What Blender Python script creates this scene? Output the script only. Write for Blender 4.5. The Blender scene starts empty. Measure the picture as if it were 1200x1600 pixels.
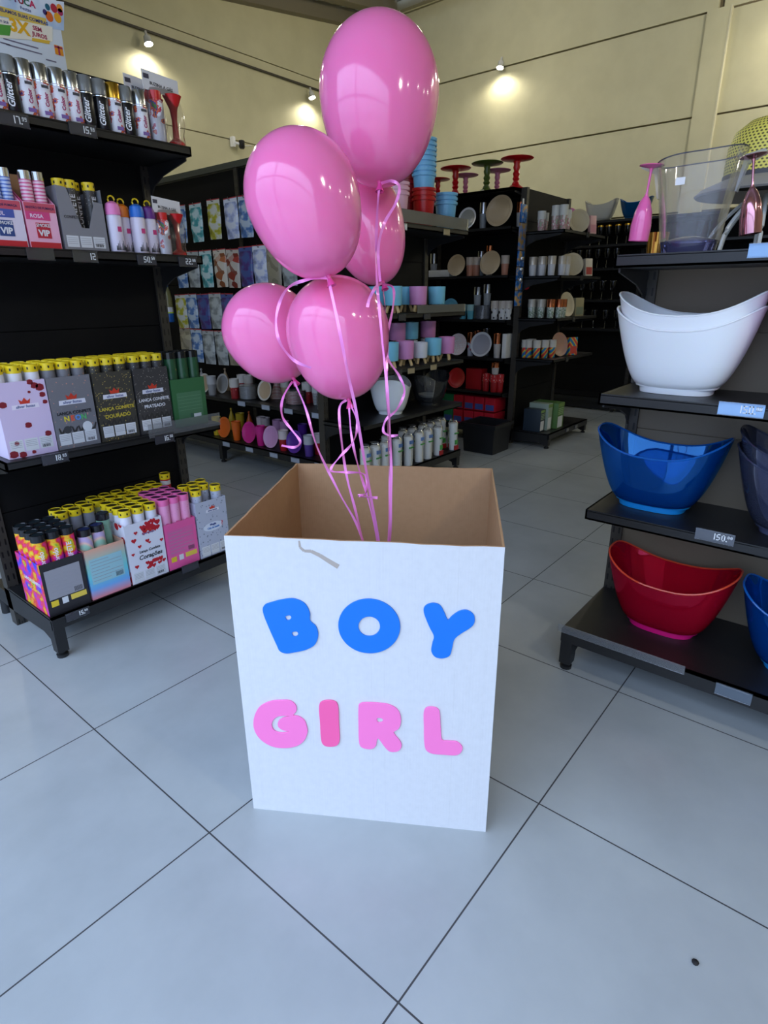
import bpy, bmesh, math, random
from mathutils import Vector, Matrix
random.seed(7)
S = bpy.context.scene
COL = S.collection
pi = math.pi

# ------------------------------------------------------------------ camera
FPX = 922.778
YAW, PITCH, ROLL = -0.88123, -0.35078, -0.008615
CAM = Vector((-0.57633, -0.45058, 1.25743))
def _axes():
    cy, sy = math.cos(YAW), math.sin(YAW)
    f = Vector((-sy*math.cos(PITCH), cy*math.cos(PITCH), math.sin(PITCH)))
    r = Vector((cy, sy, 0)); u = r.cross(f)
    c, s = math.cos(ROLL), math.sin(ROLL)
    return c*r + s*u, -s*r + c*u, f
AR, AU, AF = _axes()
cd = bpy.data.cameras.new('camera'); cam = bpy.data.objects.new('camera', cd); COL.objects.link(cam)
cd.sensor_fit = 'VERTICAL'; cd.sensor_height = 36; cd.lens = FPX/1600*36
cd.clip_start = 0.02; cd.clip_end = 200
cam.matrix_world = Matrix(((AR.x, AU.x, -AF.x, CAM.x), (AR.y, AU.y, -AF.y, CAM.y), (AR.z, AU.z, -AF.z, CAM.z), (0, 0, 0, 1)))
S.camera = cam

# ------------------------------------------------------------------ light and exposure
S.view_settings.view_transform = 'Standard'; S.view_settings.look = 'None'
S.view_settings.gamma = 1; S.view_settings.use_curve_mapping = False
S.view_settings.exposure = 0.0
SKY, SKYCOL = 2.75, (0.54, 0.70, 1.0)
LAMP, LAMPCOL = 26.0, (1.0, 0.94, 0.79)
FILL = 66.0
S.cycles.use_denoising = True
S.cycles.max_bounces = 10; S.cycles.diffuse_bounces = 4; S.cycles.glossy_bounces = 4
S.cycles.transparent_max_bounces = 16; S.cycles.sample_clamp_indirect = 6
S.cycles.caustics_reflective = False; S.cycles.caustics_refractive = False
w = bpy.data.worlds.new('sky'); S.world = w; w.use_nodes = True
_nt = w.node_tree; _bg = _nt.nodes['Background']; _bg.inputs[0].default_value = (*SKYCOL, 1)
_tc = _nt.nodes.new('ShaderNodeTexCoord'); _sp = _nt.nodes.new('ShaderNodeSeparateXYZ'); _nt.links.new(_tc.outputs['Generated'], _sp.inputs[0])
_mr = _nt.nodes.new('ShaderNodeMapRange'); _nt.links.new(_sp.outputs[2], _mr.inputs[0])      # hazy street level to brighter open sky
_mr.inputs[1].default_value = 0.0; _mr.inputs[2].default_value = .75; _mr.inputs[3].default_value = SKY*.62; _mr.inputs[4].default_value = SKY*2.1
_nt.links.new(_mr.outputs[0], _bg.inputs[1])
FX = -1.35                       # shop front plane; the camera stands just inside the open door
OY0, OY1, OZ = -2.9, 2.9, 3.3    # the glazed opening in it
al = bpy.data.lights.new('doorway_portal', 'AREA'); al.shape = 'RECTANGLE'; al.size = OZ; al.size_y = OY1-OY0
al.cycles.is_portal = True
po = bpy.data.objects.new('doorway_portal', al); COL.objects.link(po)
po.location = (FX-0.02, (OY0+OY1)/2, OZ/2); po.rotation_euler = (0, -pi/2, 0)

# ------------------------------------------------------------------ rays from photo pixels to planes of the place
def ray(x, y): return AR*((x-600)/FPX) + AU*(-(y-800)/FPX) + AF
def AX(x, y, X): d = ray(x, y); return CAM + d*((X-CAM.x)/d.x)
def AY(x, y, Y): d = ray(x, y); return CAM + d*((Y-CAM.y)/d.y)
def FL(x, y, z=0.0): d = ray(x, y); return CAM + d*((z-CAM.z)/d.z)
def PD(x, y, dep): return CAM + ray(x, y)*dep
def depth(p): return (p-CAM).dot(AF)
def crop(ox, oy, s): return lambda x, y: (ox+x*s, oy+y*s)

# ------------------------------------------------------------------ materials
def lin(c): return tuple((v/255/12.92 if v <= 10 else ((v/255+.055)/1.055)**2.4) for v in c)
MATS = {}
def M(rgb, rough=.5, metal=0, **k):
    key = (tuple(rgb), rough, metal, tuple(sorted(k.items())))
    if key in MATS: return MATS[key]
    m = bpy.data.materials.new('paint_%d_%d_%d' % tuple(rgb)); m.use_nodes = True
    b = m.node_tree.nodes['Principled BSDF']
    b.inputs['Base Color'].default_value = (*lin(rgb), 1); b.inputs['Roughness'].default_value = rough
    b.inputs['Metallic'].default_value = metal
    for kk, v in k.items(): b.inputs[kk.replace('_', ' ')].default_value = v
    MATS[key] = m; return m
def nodes(name):
    m = bpy.data.materials.new(name); m.use_nodes = True
    nt = m.node_tree; return m, nt, nt.nodes['Principled BSDF']
def N(nt, typ, **k):
    n = nt.nodes.new(typ)
    for a, v in k.items():
        if a.startswith('i_'): n.inputs[int(a[2:]) if a[2:].isdigit() else a[2:].replace('_', ' ')].default_value = v
        else: setattr(n, a, v)
    return n
def math_(nt, op, a, b=0.0):
    n = N(nt, 'ShaderNodeMath', operation=op)
    for i, v in enumerate((a, b)):
        if hasattr(v, 'links'): nt.links.new(v, n.inputs[i])
        else: n.inputs[i].default_value = v
    return n.outputs[0]
def ramp(nt, fac, stops, interp='LINEAR'):
    r = N(nt, 'ShaderNodeValToRGB'); r.color_ramp.interpolation = interp
    e = r.color_ramp.elements
    while len(e) < len(stops): e.new(.5)
    for el, (p, c) in zip(e, stops): el.position = p; el.color = (*lin(c), 1)
    nt.links.new(fac, r.inputs[0]); return r.outputs[0]
def pattern(name, kind, stops, scale=20, rough=.4, interp='CONSTANT', metal=0, vec='Object'):
    if name in MATS: return MATS[name]
    m, nt, b = nodes(name); tc = N(nt, 'ShaderNodeTexCoord')
    if kind == 'noise': t = N(nt, 'ShaderNodeTexNoise', i_Scale=scale, i_Detail=3.0); f = t.outputs[0]
    elif kind == 'spots': t = N(nt, 'ShaderNodeTexVoronoi', i_Scale=scale); f = t.outputs['Distance']
    elif kind == 'cells': t = N(nt, 'ShaderNodeTexVoronoi', i_Scale=scale); f = t.outputs['Color']
    elif kind == 'wave': t = N(nt, 'ShaderNodeTexWave', bands_direction='Z', i_Scale=scale, i_Distortion=2.0); f = t.outputs['Fac']
    elif kind == 'diag': t = N(nt, 'ShaderNodeTexWave', bands_direction='DIAGONAL', i_Scale=scale, i_Distortion=1.0); f = t.outputs['Fac']
    elif kind == 'bands': t = N(nt, 'ShaderNodeTexWave', bands_direction='Z', i_Scale=scale); f = t.outputs['Fac']
    if kind == 'gradz':
        sx = N(nt, 'ShaderNodeSeparateXYZ'); nt.links.new(tc.outputs[vec], sx.inputs[0]); f = math_(nt, 'MULTIPLY', sx.outputs[2], scale)
    else: nt.links.new(tc.outputs[vec], t.inputs['Vector'])
    nt.links.new(ramp(nt, f, stops, interp), b.inputs['Base Color'])
    b.inputs['Roughness'].default_value = rough; b.inputs['Metallic'].default_value = metal
    MATS[name] = m; return m
def clear(name, rgb, tint=.85, body=.06, brgb=None, rough=.03, ior=1.45, grgb=(255, 255, 255), gmul=1.0):
    """see-through plastic: tinted pass-through, a little body colour, a fresnel gloss"""
    if name in MATS: return MATS[name]
    m = bpy.data.materials.new(name); m.use_nodes = True; nt = m.node_tree; nt.nodes.clear()
    o = N(nt, 'ShaderNodeOutputMaterial'); t = N(nt, 'ShaderNodeBsdfTransparent')
    t.inputs[0].default_value = (*[v*tint for v in lin(rgb)], 1)
    d = N(nt, 'ShaderNodeBsdfTranslucent'); d.inputs[0].default_value = (*lin(brgb or rgb), 1)
    d2 = N(nt, 'ShaderNodeBsdfDiffuse'); d2.inputs[0].default_value = (*lin(brgb or rgb), 1)
    dm = N(nt, 'ShaderNodeMixShader', i_0=.65); nt.links.new(d.outputs[0], dm.inputs[1]); nt.links.new(d2.outputs[0], dm.inputs[2])
    mx = N(nt, 'ShaderNodeMixShader', i_0=body); nt.links.new(t.outputs[0], mx.inputs[1]); nt.links.new(dm.outputs[0], mx.inputs[2])
    g = N(nt, 'ShaderNodeBsdfGlossy', i_Roughness=rough); g.inputs[0].default_value = (*lin(grgb), 1); fr = N(nt, 'ShaderNodeFresnel', i_IOR=ior)
    mg = N(nt, 'ShaderNodeMixShader'); nt.links.new(math_(nt, 'MULTIPLY', fr.outputs[0], gmul), mg.inputs[0]); nt.links.new(mx.outputs[0], mg.inputs[1]); nt.links.new(g.outputs[0], mg.inputs[2])
    nt.links.new(mg.outputs[0], o.inputs[0]); MATS[name] = m; return m

BLACK = M((26, 26, 27), .4)
PANEL = M((9, 9, 10), .7, Specular_IOR_Level=.2)
PANELR = M((112, 100, 82), .5)
CLEARP = clear('clear_plastic', (252, 253, 254), .985, .025, (235, 240, 250))
STRIP = clear('frosted_strip', (246, 247, 248), .95, .16, (215, 218, 222), .2)
WHITE = M((238, 238, 240), .4); SILVER = M((190, 192, 196), .22, 1.0); GOLD = M((205, 160, 60), .25, 1.0)
COPPER = M((200, 120, 80), .25, 1.0); LED = M((235, 238, 240), .4); TAGBG = M((58, 58, 64), .25)

# ------------------------------------------------------------------ geometry helper
class G:
    def __init__(s, M4=None): s.bm = bmesh.new(); s.mats = []; s.M = M4 or Matrix()
    def mi(s, m):
        if m not in s.mats: s.mats.append(m)
        return s.mats.index(m)
    def v(s, p): return s.bm.verts.new(s.M @ Vector(p))
    def f(s, vs, mi, sm=False):
        try:
            f = s.bm.faces.new(vs); f.material_index = mi; f.smooth = sm; return f
        except ValueError: return None
    def box(s, a, b, m, bev=0):
        i = s.mi(m); x0, y0, z0 = a; x1, y1, z1 = b
        v = [s.v(p) for p in ((x0,y0,z0),(x1,y0,z0),(x1,y1,z0),(x0,y1,z0),(x0,y0,z1),(x1,y0,z1),(x1,y1,z1),(x0,y1,z1))]
        fs = [s.f([v[k] for k in q], i) for q in ((3,2,1,0),(4,5,6,7),(0,1,5,4),(1,2,6,5),(2,3,7,6),(3,0,4,7))]
        if bev:
            es = {e for f in fs for e in f.edges}
            r = bmesh.ops.bevel(s.bm, geom=list(es), offset=bev, segments=2, affect='EDGES', profile=.6)
            for f in r['faces']: f.material_index = i; f.smooth = True
        return s
    def grid(s, rows, m, closed=True, cap0=False, cap1=False):
        i = s.mi(m) if not callable(m) else None
        V = [[s.v(p) for p in r] for r in rows]; n = len(rows[0])
        for a in range(len(V)-1):
            for k in range(n if closed else n-1):
                s.f([V[a][k], V[a][(k+1) % n], V[a+1][(k+1) % n], V[a+1][k]], s.mi(m), True)
        if cap0: s.f(list(reversed(V[0])), s.mi(m))
        if cap1: s.f(V[-1], s.mi(m))
        return s
    def lathe(s, prof, m, seg=20, c=(0,0,0), cap0=False, cap1=False, wob=None):
        cx, cy, cz = c; rows = []
        for r, z in prof:
            r = max(r, 1e-5)
            rows.append([(cx+r*math.cos(2*pi*k/seg)*(1+(wob(k, z) if wob else 0)), cy+r*math.sin(2*pi*k/seg)*(1+(wob(k, z) if wob else 0)), cz+z) for k in range(seg)])
        return s.grid(rows, m, True, cap0, cap1)
    def cyl(s, r, z0, z1, m, seg=20, c=(0,0)): return s.lathe([(r, z0), (r, z1)], m, seg, (c[0], c[1], 0), True, True)
    def prism(s, pts, y0, y1, m):
        """outline in x,z pushed from y0 to y1"""
        i = s.mi(m); a = [s.v((x, y0, z)) for x, z in pts]; b = [s.v((x, y1, z)) for x, z in pts]; n = len(pts)
        s.f(a, i); s.f(list(reversed(b)), i)
        for k in range(n): s.f([a[k], b[k], b[(k+1) % n], a[(k+1) % n]], i)
        return s
    def prismx(s, pts, x0, x1, m):
        """outline in y,z pushed from x0 to x1"""
        i = s.mi(m); a = [s.v((x0, y, z)) for y, z in pts]; b = [s.v((x1, y, z)) for y, z in pts]; n = len(pts)
        s.f(a, i); s.f(list(reversed(b)), i)
        for k in range(n): s.f([a[k], b[k], b[(k+1) % n], a[(k+1) % n]], i)
        return s
    def sweep(s, pts, r, m, seg=6):
        pts = [Vector(p) for p in pts]; rows = []
        for k, p in enumerate(pts):
            t = (pts[min(k+1, len(pts)-1)] - pts[max(k-1, 0)]).normalized()
            a = t.cross(Vector((0, 0, 1)) if abs(t.z) < .9 else Vector((1, 0, 0))).normalized(); b = t.cross(a)
            rr = r[k] if isinstance(r, (list, tuple)) else r
            rows.append([p + (a*math.cos(2*pi*j/seg) + b*math.sin(2*pi*j/seg))*rr for j in range(seg)])
        return s.grid(rows, m, True, True, True)
    def mesh(s, name):
        me = bpy.data.meshes.new(name)
        bmesh.ops.recalc_face_normals(s.bm, faces=s.bm.faces)
        s.bm.to_mesh(me); s.bm.free()
        for m in s.mats: me.materials.append(m)
        if any(p.use_smooth for p in me.polygons): me.set_sharp_from_angle(angle=.7)
        return me
    def ob(s, name, parent=None, label=None, loc=None):
        o = bpy.data.objects.new(name, s.mesh(name)); COL.objects.link(o)
        if parent: o.parent = parent
        if label: o['label'] = label
        if loc: o.location = loc
        return o
def E(name, loc=(0,0,0), rz=0):
    o = bpy.data.objects.new(name, None); COL.objects.link(o); o.empty_display_size = .05
    o.location = loc; o.rotation_euler = (0, 0, rz); return o
def tag(o, label, cat, group=None, kind=None):
    if label: o['label'] = label
    if cat: o['category'] = cat
    if group: o['group'] = group
    if kind: o['kind'] = kind
    return o
def struct(g, name): o = g.ob(name); o['kind'] = 'structure'; return o
def dup(root):
    r = root.copy(); COL.objects.link(r)
    for ch in root.children:
        c = ch.copy(); COL.objects.link(c); c.parent = r
        for g2 in ch.children:
            d = g2.copy(); COL.objects.link(d); d.parent = c
    return r
PROTO = {}
def put(key, build, label, cat, loc, rz=0, group=None, rot=None, sc=None):
    """first call builds the kind, later calls copy it with all its parts"""
    if key not in PROTO: r = PROTO[key] = build()
    else:
        r = dup(PROTO[key])
        for k in ('group',):
            if k in r: del r[k]
    r.location = loc; r.rotation_euler = rot or (0, 0, rz)
    if sc: r.scale = sc if not isinstance(sc, (int, float)) else (sc, sc, sc)
    return tag(r, label, cat, group)
TXT = {}
def text(s, size, m, parent, x, z, y=0.0, name='lettering', rot=0, align='CENTER', shear=0, bold=0, fx=1.0, ext=.0003, mat4=None, label=None):
    key = (s, size, align, shear, bold, ext)
    if key not in TXT:
        c = bpy.data.curves.new('t', 'FONT'); c.body = s; c.size = size; c.align_x = align; c.align_y = 'CENTER'
        c.extrude = ext; c.resolution_u = 2; c.shear = shear; c.offset = bold
        o = bpy.data.objects.new('t', c); COL.objects.link(o)
        dg = bpy.context.evaluated_depsgraph_get(); me = bpy.data.meshes.new_from_object(o.evaluated_get(dg))
        bpy.data.objects.remove(o); TXT[key] = me
    me = TXT[key].copy(); me.name = name; me.materials.clear(); me.materials.append(m)
    o = bpy.data.objects.new(name, me); COL.objects.link(o); o.parent = parent
    o.matrix_local = mat4 if mat4 else Matrix.Translation((x, y-ext, z)) @ Matrix.Rotation(rot, 4, 'Y') @ Matrix.Rotation(pi/2, 4, 'X') @ Matrix.Diagonal((fx, 1, 1, 1))
    if label: o['label'] = label
    return o
def smoothloop(p, n=5):
    out = []; L = len(p)
    for i in range(L):
        p0, p1, p2, p3 = (Vector(p[(i+k-1) % L]) for k in range(4))
        for j in range(n):
            t = j/n
            out.append(.5*((2*p1)+(-p0+p2)*t+(2*p0-5*p1+4*p2-p3)*t*t+(-p0+3*p1-3*p2+p3)*t**3))
    return out
def smoothpath(p, n=6):
    out = []; L = len(p)
    for i in range(L-1):
        p0, p1, p2, p3 = (Vector(p[min(max(i+k-1, 0), L-1)]) for k in range(4))
        for j in range(n):
            t = j/n
            out.append(.5*((2*p1)+(-p0+p2)*t+(2*p0-5*p1+4*p2-p3)*t*t+(-p0+3*p1-3*p2+p3)*t**3))
    out.append(Vector(p[-1])); return out
ORD = ['first', 'second', 'third', 'fourth', 'fifth', 'sixth', 'seventh', 'eighth', 'ninth', 'tenth', 'eleventh', 'twelfth']

# ================================================================== THE ROOM
WX, WY = 9.5, 8.0
def floor_mat():
    m, nt, b = nodes('porcelain_tiles'); geo = N(nt, 'ShaderNodeNewGeometry'); sp = N(nt, 'ShaderNodeSeparateXYZ')
    nt.links.new(geo.outputs['Position'], sp.inputs[0])
    ds = []
    for k in (0, 1):
        fr = math_(nt, 'FRACT', math_(nt, 'ADD', math_(nt, 'DIVIDE', sp.outputs[k], .6), 50.0))
        d = math_(nt, 'MINIMUM', fr, math_(nt, 'SUBTRACT', 1.0, fr)); ds.append(d)
    grout = math_(nt, 'LESS_THAN', math_(nt, 'MINIMUM', ds[0], ds[1]), .0032)
    n1 = N(nt, 'ShaderNodeTexNoise', i_Scale=2.2, i_Detail=5.0, i_Roughness=.6); nt.links.new(geo.outputs['Position'], n1.inputs['Vector'])
    c = ramp(nt, n1.outputs[0], [(.3, (156, 161, 162)), (.5, (166, 171, 172)), (.72, (175, 180, 180))])
    mx = N(nt, 'ShaderNodeMix', data_type='RGBA'); nt.links.new(grout, mx.inputs[0]); nt.links.new(c, mx.inputs[6])
    mx.inputs[7].default_value = (*lin((58, 58, 60)), 1); nt.links.new(mx.outputs[2], b.inputs['Base Color'])
    n2 = N(nt, 'ShaderNodeTexNoise', i_Scale=9.0, i_Detail=3.0); nt.links.new(geo.outputs['Position'], n2.inputs['Vector'])
    nt.links.new(math_(nt, 'ADD', math_(nt, 'MULTIPLY', n2.outputs[0], .16), math_(nt, 'ADD', math_(nt, 'MULTIPLY', grout, .4), .24)), b.inputs['Roughness'])
    bp = N(nt, 'ShaderNodeBump', i_Strength=.5, i_Distance=.002); nt.links.new(math_(nt, 'SUBTRACT', 1.0, grout), bp.inputs['Height'])
    nt.links.new(bp.outputs[0], b.inputs['Normal']); return m
struct(G().box((FX-.1, -6.5, -.1), (WX+.3, WY+.3, 0), floor_mat()), 'floor')
WALL = pattern('wall_paint', 'noise', [(.35, (197, 191, 156)), (.65, (204, 198, 163))], 3, .75, 'LINEAR')
JOINT = M((120, 108, 84), .9)
def roofz(x): return 5.27 + .147*(x-6.08)
SL = 1.178
g = G()                                                      # right wall of horizontal precast slabs
g.box((WX+.065, -6.5, 0), (WX+.25, WY+.25, 6.2), JOINT)
for k in range(6):
    g.box((WX, 2.16, k*SL+.012), (WX+.07, WY, min((k+1)*SL-.012, 6.2)), WALL)
    g.box((WX+.04, -6.5, k*SL+.012), (WX+.07, 2.10, min((k+1)*SL-.012, 6.2)), WALL)
g.box((WX-.03, 2.0, 0), (WX+.06, 2.28, 4.72), WALL)           # pilaster
g.box((WX-.035, 1.985, 0), (WX+.05, 2.0, 4.72), M((214, 208, 178), .7))
struct(g, 'wall_right')
g = G(); g.box((FX-.1, WY+.03, 0), (WX+.1, WY+.25, 6.2), M((166, 158, 128), .9))
for k in range(6): g.box((FX-.1, WY, k*SL+.008), (WX, WY+.06, min((k+1)*SL-.008, 6.2)), WALL)
struct(g, 'wall_left')
struct(G().box((FX-.1, -6.6, 0), (WX+.3, -6.5, 6.2), WALL), 'wall_back')
g = G(); g.box((FX-.1, -6.5, 0), (FX, OY0, 6.2), WALL); g.box((FX-.1, OY1, 0), (FX, WY+.1, 6.2), WALL); g.box((FX-.1, OY0, OZ), (FX, OY1, 6.2), WALL)
struct(g, 'wall_front')
FRAME = M((40, 40, 42), .4)
g = G()
for y in (OY0+.03, .75, OY1-.03): g.box((FX-.07, y-.03, 0), (FX-.02, y+.03, OZ), FRAME)
g.box((FX-.07, OY0, 2.25), (FX-.02, OY1, 2.31), FRAME); g.box((FX-.07, OY0, OZ-.06), (FX-.02, OY1, OZ), FRAME)
struct(g, 'door_1')
# sloping metal roof deck with ribs, and the gutter beam along the left wall
ROOF = M((150, 148, 138), .45, .3)
g = G(); x = FX-.2
while x < WX+.3:
    g.prism([(x, roofz(x)+.35), (x+.06, roofz(x)+.31), (x+.16, roofz(x)+.31), (x+.22, roofz(x)+.35), (x+.34, roofz(x)+.35), (x+.34, roofz(x)+.37), (x, roofz(x)+.37)], -6.6, WY+.3, ROOF); x += .34
struct(g, 'ceiling')
g = G()
for y0, y1, dz in ((WY-.14, WY, 0.0), (WY-.62, WY-.42, .12)):
    g.M = Matrix.Identity(4)
    g.grid([[(FX, y0, roofz(FX)+dz), (FX, y1, roofz(FX)+dz), (FX, y1, roofz(FX)+dz+.22), (FX, y0, roofz(FX)+dz+.22)],
            [(WX, y0, roofz(WX)+dz), (WX, y1, roofz(WX)+dz), (WX, y1, roofz(WX)+dz+.22), (WX, y0, roofz(WX)+dz+.22)]], M((120, 112, 92), .7), True, True, True)
struct(g, 'trim_1')
g = G(); g.box((WX-.1, -6.5, 5.92), (WX, WY, 6.05), M((150, 144, 122), .7)); struct(g, 'trim_2')
struct(G().box((-40, -40, -.12), (FX-.1, 40, -.02), M((170, 165, 158), .9)), 'pavement')

# ---- lighting tracks with spotlights
TRACK = M((60, 54, 44), .6)
tag(G().box((1.5, WY-.05, 4.55), (WX-.1, WY-.02, 4.575), TRACK).ob('lighting_track'), 'thin dark lighting track running along the beige side wall', 'lighting track')
HEAD = M((200, 198, 190), .4)
LENS = bpy.data.materials.new('lamp_lens'); LENS.use_nodes = True
_e = LENS.node_tree.nodes['Principled BSDF']; _e.inputs['Emission Color'].default_value = (1, .96, .85, 1); _e.inputs['Emission Strength'].default_value = 70
def spot():
    r = E('spotlight')
    G().lathe([(.02, .06), (.045, .05), (.05, -.03), (.055, -.04)], HEAD, 16, cap0=True).ob('lamp_head', r)
    G().box((-.012, -.012, .05), (.012, .012, .12), HEAD).ob('bracket', r)
    G().lathe([(1e-4, -.02), (.03, -.024), (.05, -.034), (.05, -.04), (1e-4, -.04)], LENS, 16).ob('lens', r, 'glowing lens of the added lamp')
    l = bpy.data.lights.new('lamp_light', 'SPOT'); l.energy = LAMP; l.color = LAMPCOL; l.spot_size = 2.9; l.spot_blend = .5; l.shadow_soft_size = .05
    o = bpy.data.objects.new('lamp_light', l); COL.objects.link(o); o.parent = r; o.location = (0, 0, -.06)
    return r
p1 = AY(231, 64, WY-.13); p2 = AY(487, 149, WY-.13); p3 = AX(782, 102, WX-.13)
spots = [(p1, 'lit spotlight on the side wall above the hanging horn pack'), (p2, 'lit spotlight on the side wall beside the highest balloon'),
         (p3, 'lit spotlight on the far beige wall above the cake stands')]
for k, (p, lb) in enumerate(spots):
    put('spot', spot, lb, 'spotlight', p, rot=((-.28, 0, 0) if k < 2 else (0, .28, 0)))
for k, p in enumerate([Vector((1.8, WY-.13, 4.47)), Vector((WX-.13, 1.0, 4.75)), Vector((WX-.13, -2.4, 4.75)), Vector((WX-.13, -5.0, 4.75)),
                       Vector((1.6, -5.9, 4.6)), Vector((4.6, -5.9, 4.6)), Vector((7.4, -5.9, 4.6))]):
    put('spot', spot, 'lit spotlight high on a wall outside the framed view', 'spotlight', p, rot=((-.28, 0, 0) if k < 1 else (0, .28, 0) if k < 4 else (.28, 0, 0)), group='spotlights out of the frame')
def fill(pw=1.0):  # hanging lamp added out of view to brighten the walls and bowl shelving
    r = E('fill_lamp')
    G().lathe([(.03, .16), (.05, .15), (.06, .05), (.16, -.02), (.165, -.03)], HEAD, 24, cap0=True).ob('lamp_shade', r)
    G().lathe([(1e-4, -.02), (.10, -.022), (.10, -.03), (1e-4, -.03)], LENS, 20).ob('lens', r, 'glowing lens of the added lamp')
    G().cyl(.006, .16, .55, HEAD, 8).ob('rod', r)
    l = bpy.data.lights.new('lamp_light', 'POINT'); l.energy = FILL*pw; l.color = LAMPCOL; l.shadow_soft_size = .09
    o = bpy.data.objects.new('lamp_light', l); COL.objects.link(o); o.parent = r; o.location = (0, 0, -.14)
    return r
for x, y, z, pw in ((8.2, -1.5, 4.5, 1), (8.3, .8, 4.6, .7), (7.2, 4.8, 5.05, 1), (.25, -2.1, 3.0, .5), (2.6, 6.2, 4.3, .1), (5.4, 5.6, 4.72, .1)):
    put('fill%.2f' % pw, lambda: fill(pw), 'lit pendant lamp added to brighten the shop from outside the framed view', 'pendant lamp', (x, y, z), group='pendant lamps out of the frame')
# ---- security camera
cm = E('security_camera', AY(368, 223, WY-.06)); tag(cm, 'small white security camera on the side wall', 'security camera')
G().box((-.06, -.02, -.06), (-.01, .06, .08), WHITE, .01).ob('mount', cm)
G().sweep([(-.02, 0, 0), (.05, -.05, -.02)], .02, WHITE, 8).ob('arm', cm)
G().lathe([(.03, -.06), (.045, -.04), (.045, .05), (.02, .06)], M((25, 25, 25), .3), 14, (.07, -.06, -.02), True, True).ob('camera_body', cm, 'black camera body')
G().sweep([(.1, .05, -.02), (.35, .05, .02)], .006, WHITE).ob('cable', cm)

# ================================================================== GONDOLA SHELVING
def slot_mat():
    m, nt, b = nodes('slotted_upright'); tc = N(nt, 'ShaderNodeTexCoord'); sp = N(nt, 'ShaderNodeSeparateXYZ'); nt.links.new(tc.outputs['Object'], sp.inputs[0])
    s = math_(nt, 'LESS_THAN', math_(nt, 'FRACT', math_(nt, 'DIVIDE', sp.outputs[2], .05)), .5)
    fx = math_(nt, 'ABSOLUTE', math_(nt, 'SUBTRACT', math_(nt, 'FRACT', math_(nt, 'DIVIDE', math_(nt, 'ADD', sp.outputs[0], 10.), .02)), .5))
    s = math_(nt, 'MULTIPLY', s, math_(nt, 'LESS_THAN', fx, .16))
    mx = N(nt, 'ShaderNodeMix', data_type='RGBA'); nt.links.new(s, mx.inputs[0]); mx.inputs[6].default_value = (*lin((58, 54, 48)), 1); mx.inputs[7].default_value = (*lin((12, 12, 12)), 1)
    nt.links.new(mx.outputs[2], b.inputs['Base Color']); b.inputs['Roughness'].default_value = .4; return m
SLOT = slot_mat()
def gondola(label, ox, oy, rz, W, D, H, shelves, deck, ups=(0, 1), backfoot=0, pm=None):
    """front-left-bottom corner at ox,oy; faces local -y; shelves = (z, front setback, thickness)"""
    r = tag(E('shelving_unit', (ox, oy, 0), rz), label, 'shelving')
    for u in ups:
        x = u*W; x0 = min(max(x-.02, 0), W-.04)
        G().box((0, D, 0), (.04, D+.05, H), SLOT).ob('upright', r, loc=(x0, 0, 0))
    g = G(); z = .14; pm = pm or PANEL
    g.box((.012, D+.02, .03), (W-.012, D+.034, H-.004), pm)
    while z < H-.02:
        z1 = min(z+.335, H-.004); g.box((.012, D+.012, z), (W-.012, D+.021, z1-.004), pm); z = z1
    g.ob('back_panel', r)
    for (z, sb, t) in shelves:
        s = G().box((0, sb, z-t), (W, D+.01, z-t+.006 if t > .02 else z), BLACK)
        s.box((0, sb, z-.006), (W, D+.01, z), BLACK).box((0, sb, z-t), (W, sb+.012, z-.004), BLACK)
        s.box((0, sb, z-t), (.006, D, z), BLACK).box((W-.006, sb, z-t), (W, D, z), BLACK)
        so = s.ob('shelf', r)
        for x in (0.004, W-.01):
            G().prismx([(D, z-t-.11), (D, z-t), (sb+.03, z-t), (sb+.03, z-t-.012), (D-.10, z-t-.045), (D-.03, z-t-.075)], x, x+.006, BLACK).ob('bracket', so)
    if deck:
        G().box((0, 0, deck-.05), (W, .014, deck), BLACK).box((0, 0, deck-.006), (W, D+.01, deck), BLACK).ob('base_deck', r)
        for u in ups:
            x = min(max(u*W-.02, 0), W-.04)
            b = G().prismx([(.005, .025), (.045, .025), (.05, deck-.10), (.10, deck-.085), (D+.05, deck-.105), (D+.05, deck-.012), (.005, deck-.012)], x, x+.04, BLACK).ob('base_leg', r)
            G().lathe([(.02, 0), (.021, .012), (.012, .016), (.012, .03)], BLACK, 12, (x+.02, .025, 0), True).ob('foot', b)
            G().lathe([(.02, 0), (.021, .012), (.012, .016), (.012, deck-.09)], BLACK, 12, (x+.02, D+.02, 0), True).ob('foot', b)
            if backfoot: G().box((x, D+.05, deck-.1), (x+.04, D+backfoot, deck-.03), BLACK).lathe([(.021, 0), (.02, .03), (.018, deck-.08)], BLACK, 12, (x+.02, D+backfoot-.03, 0), True).ob('rear_leg', r)
    return r
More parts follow.
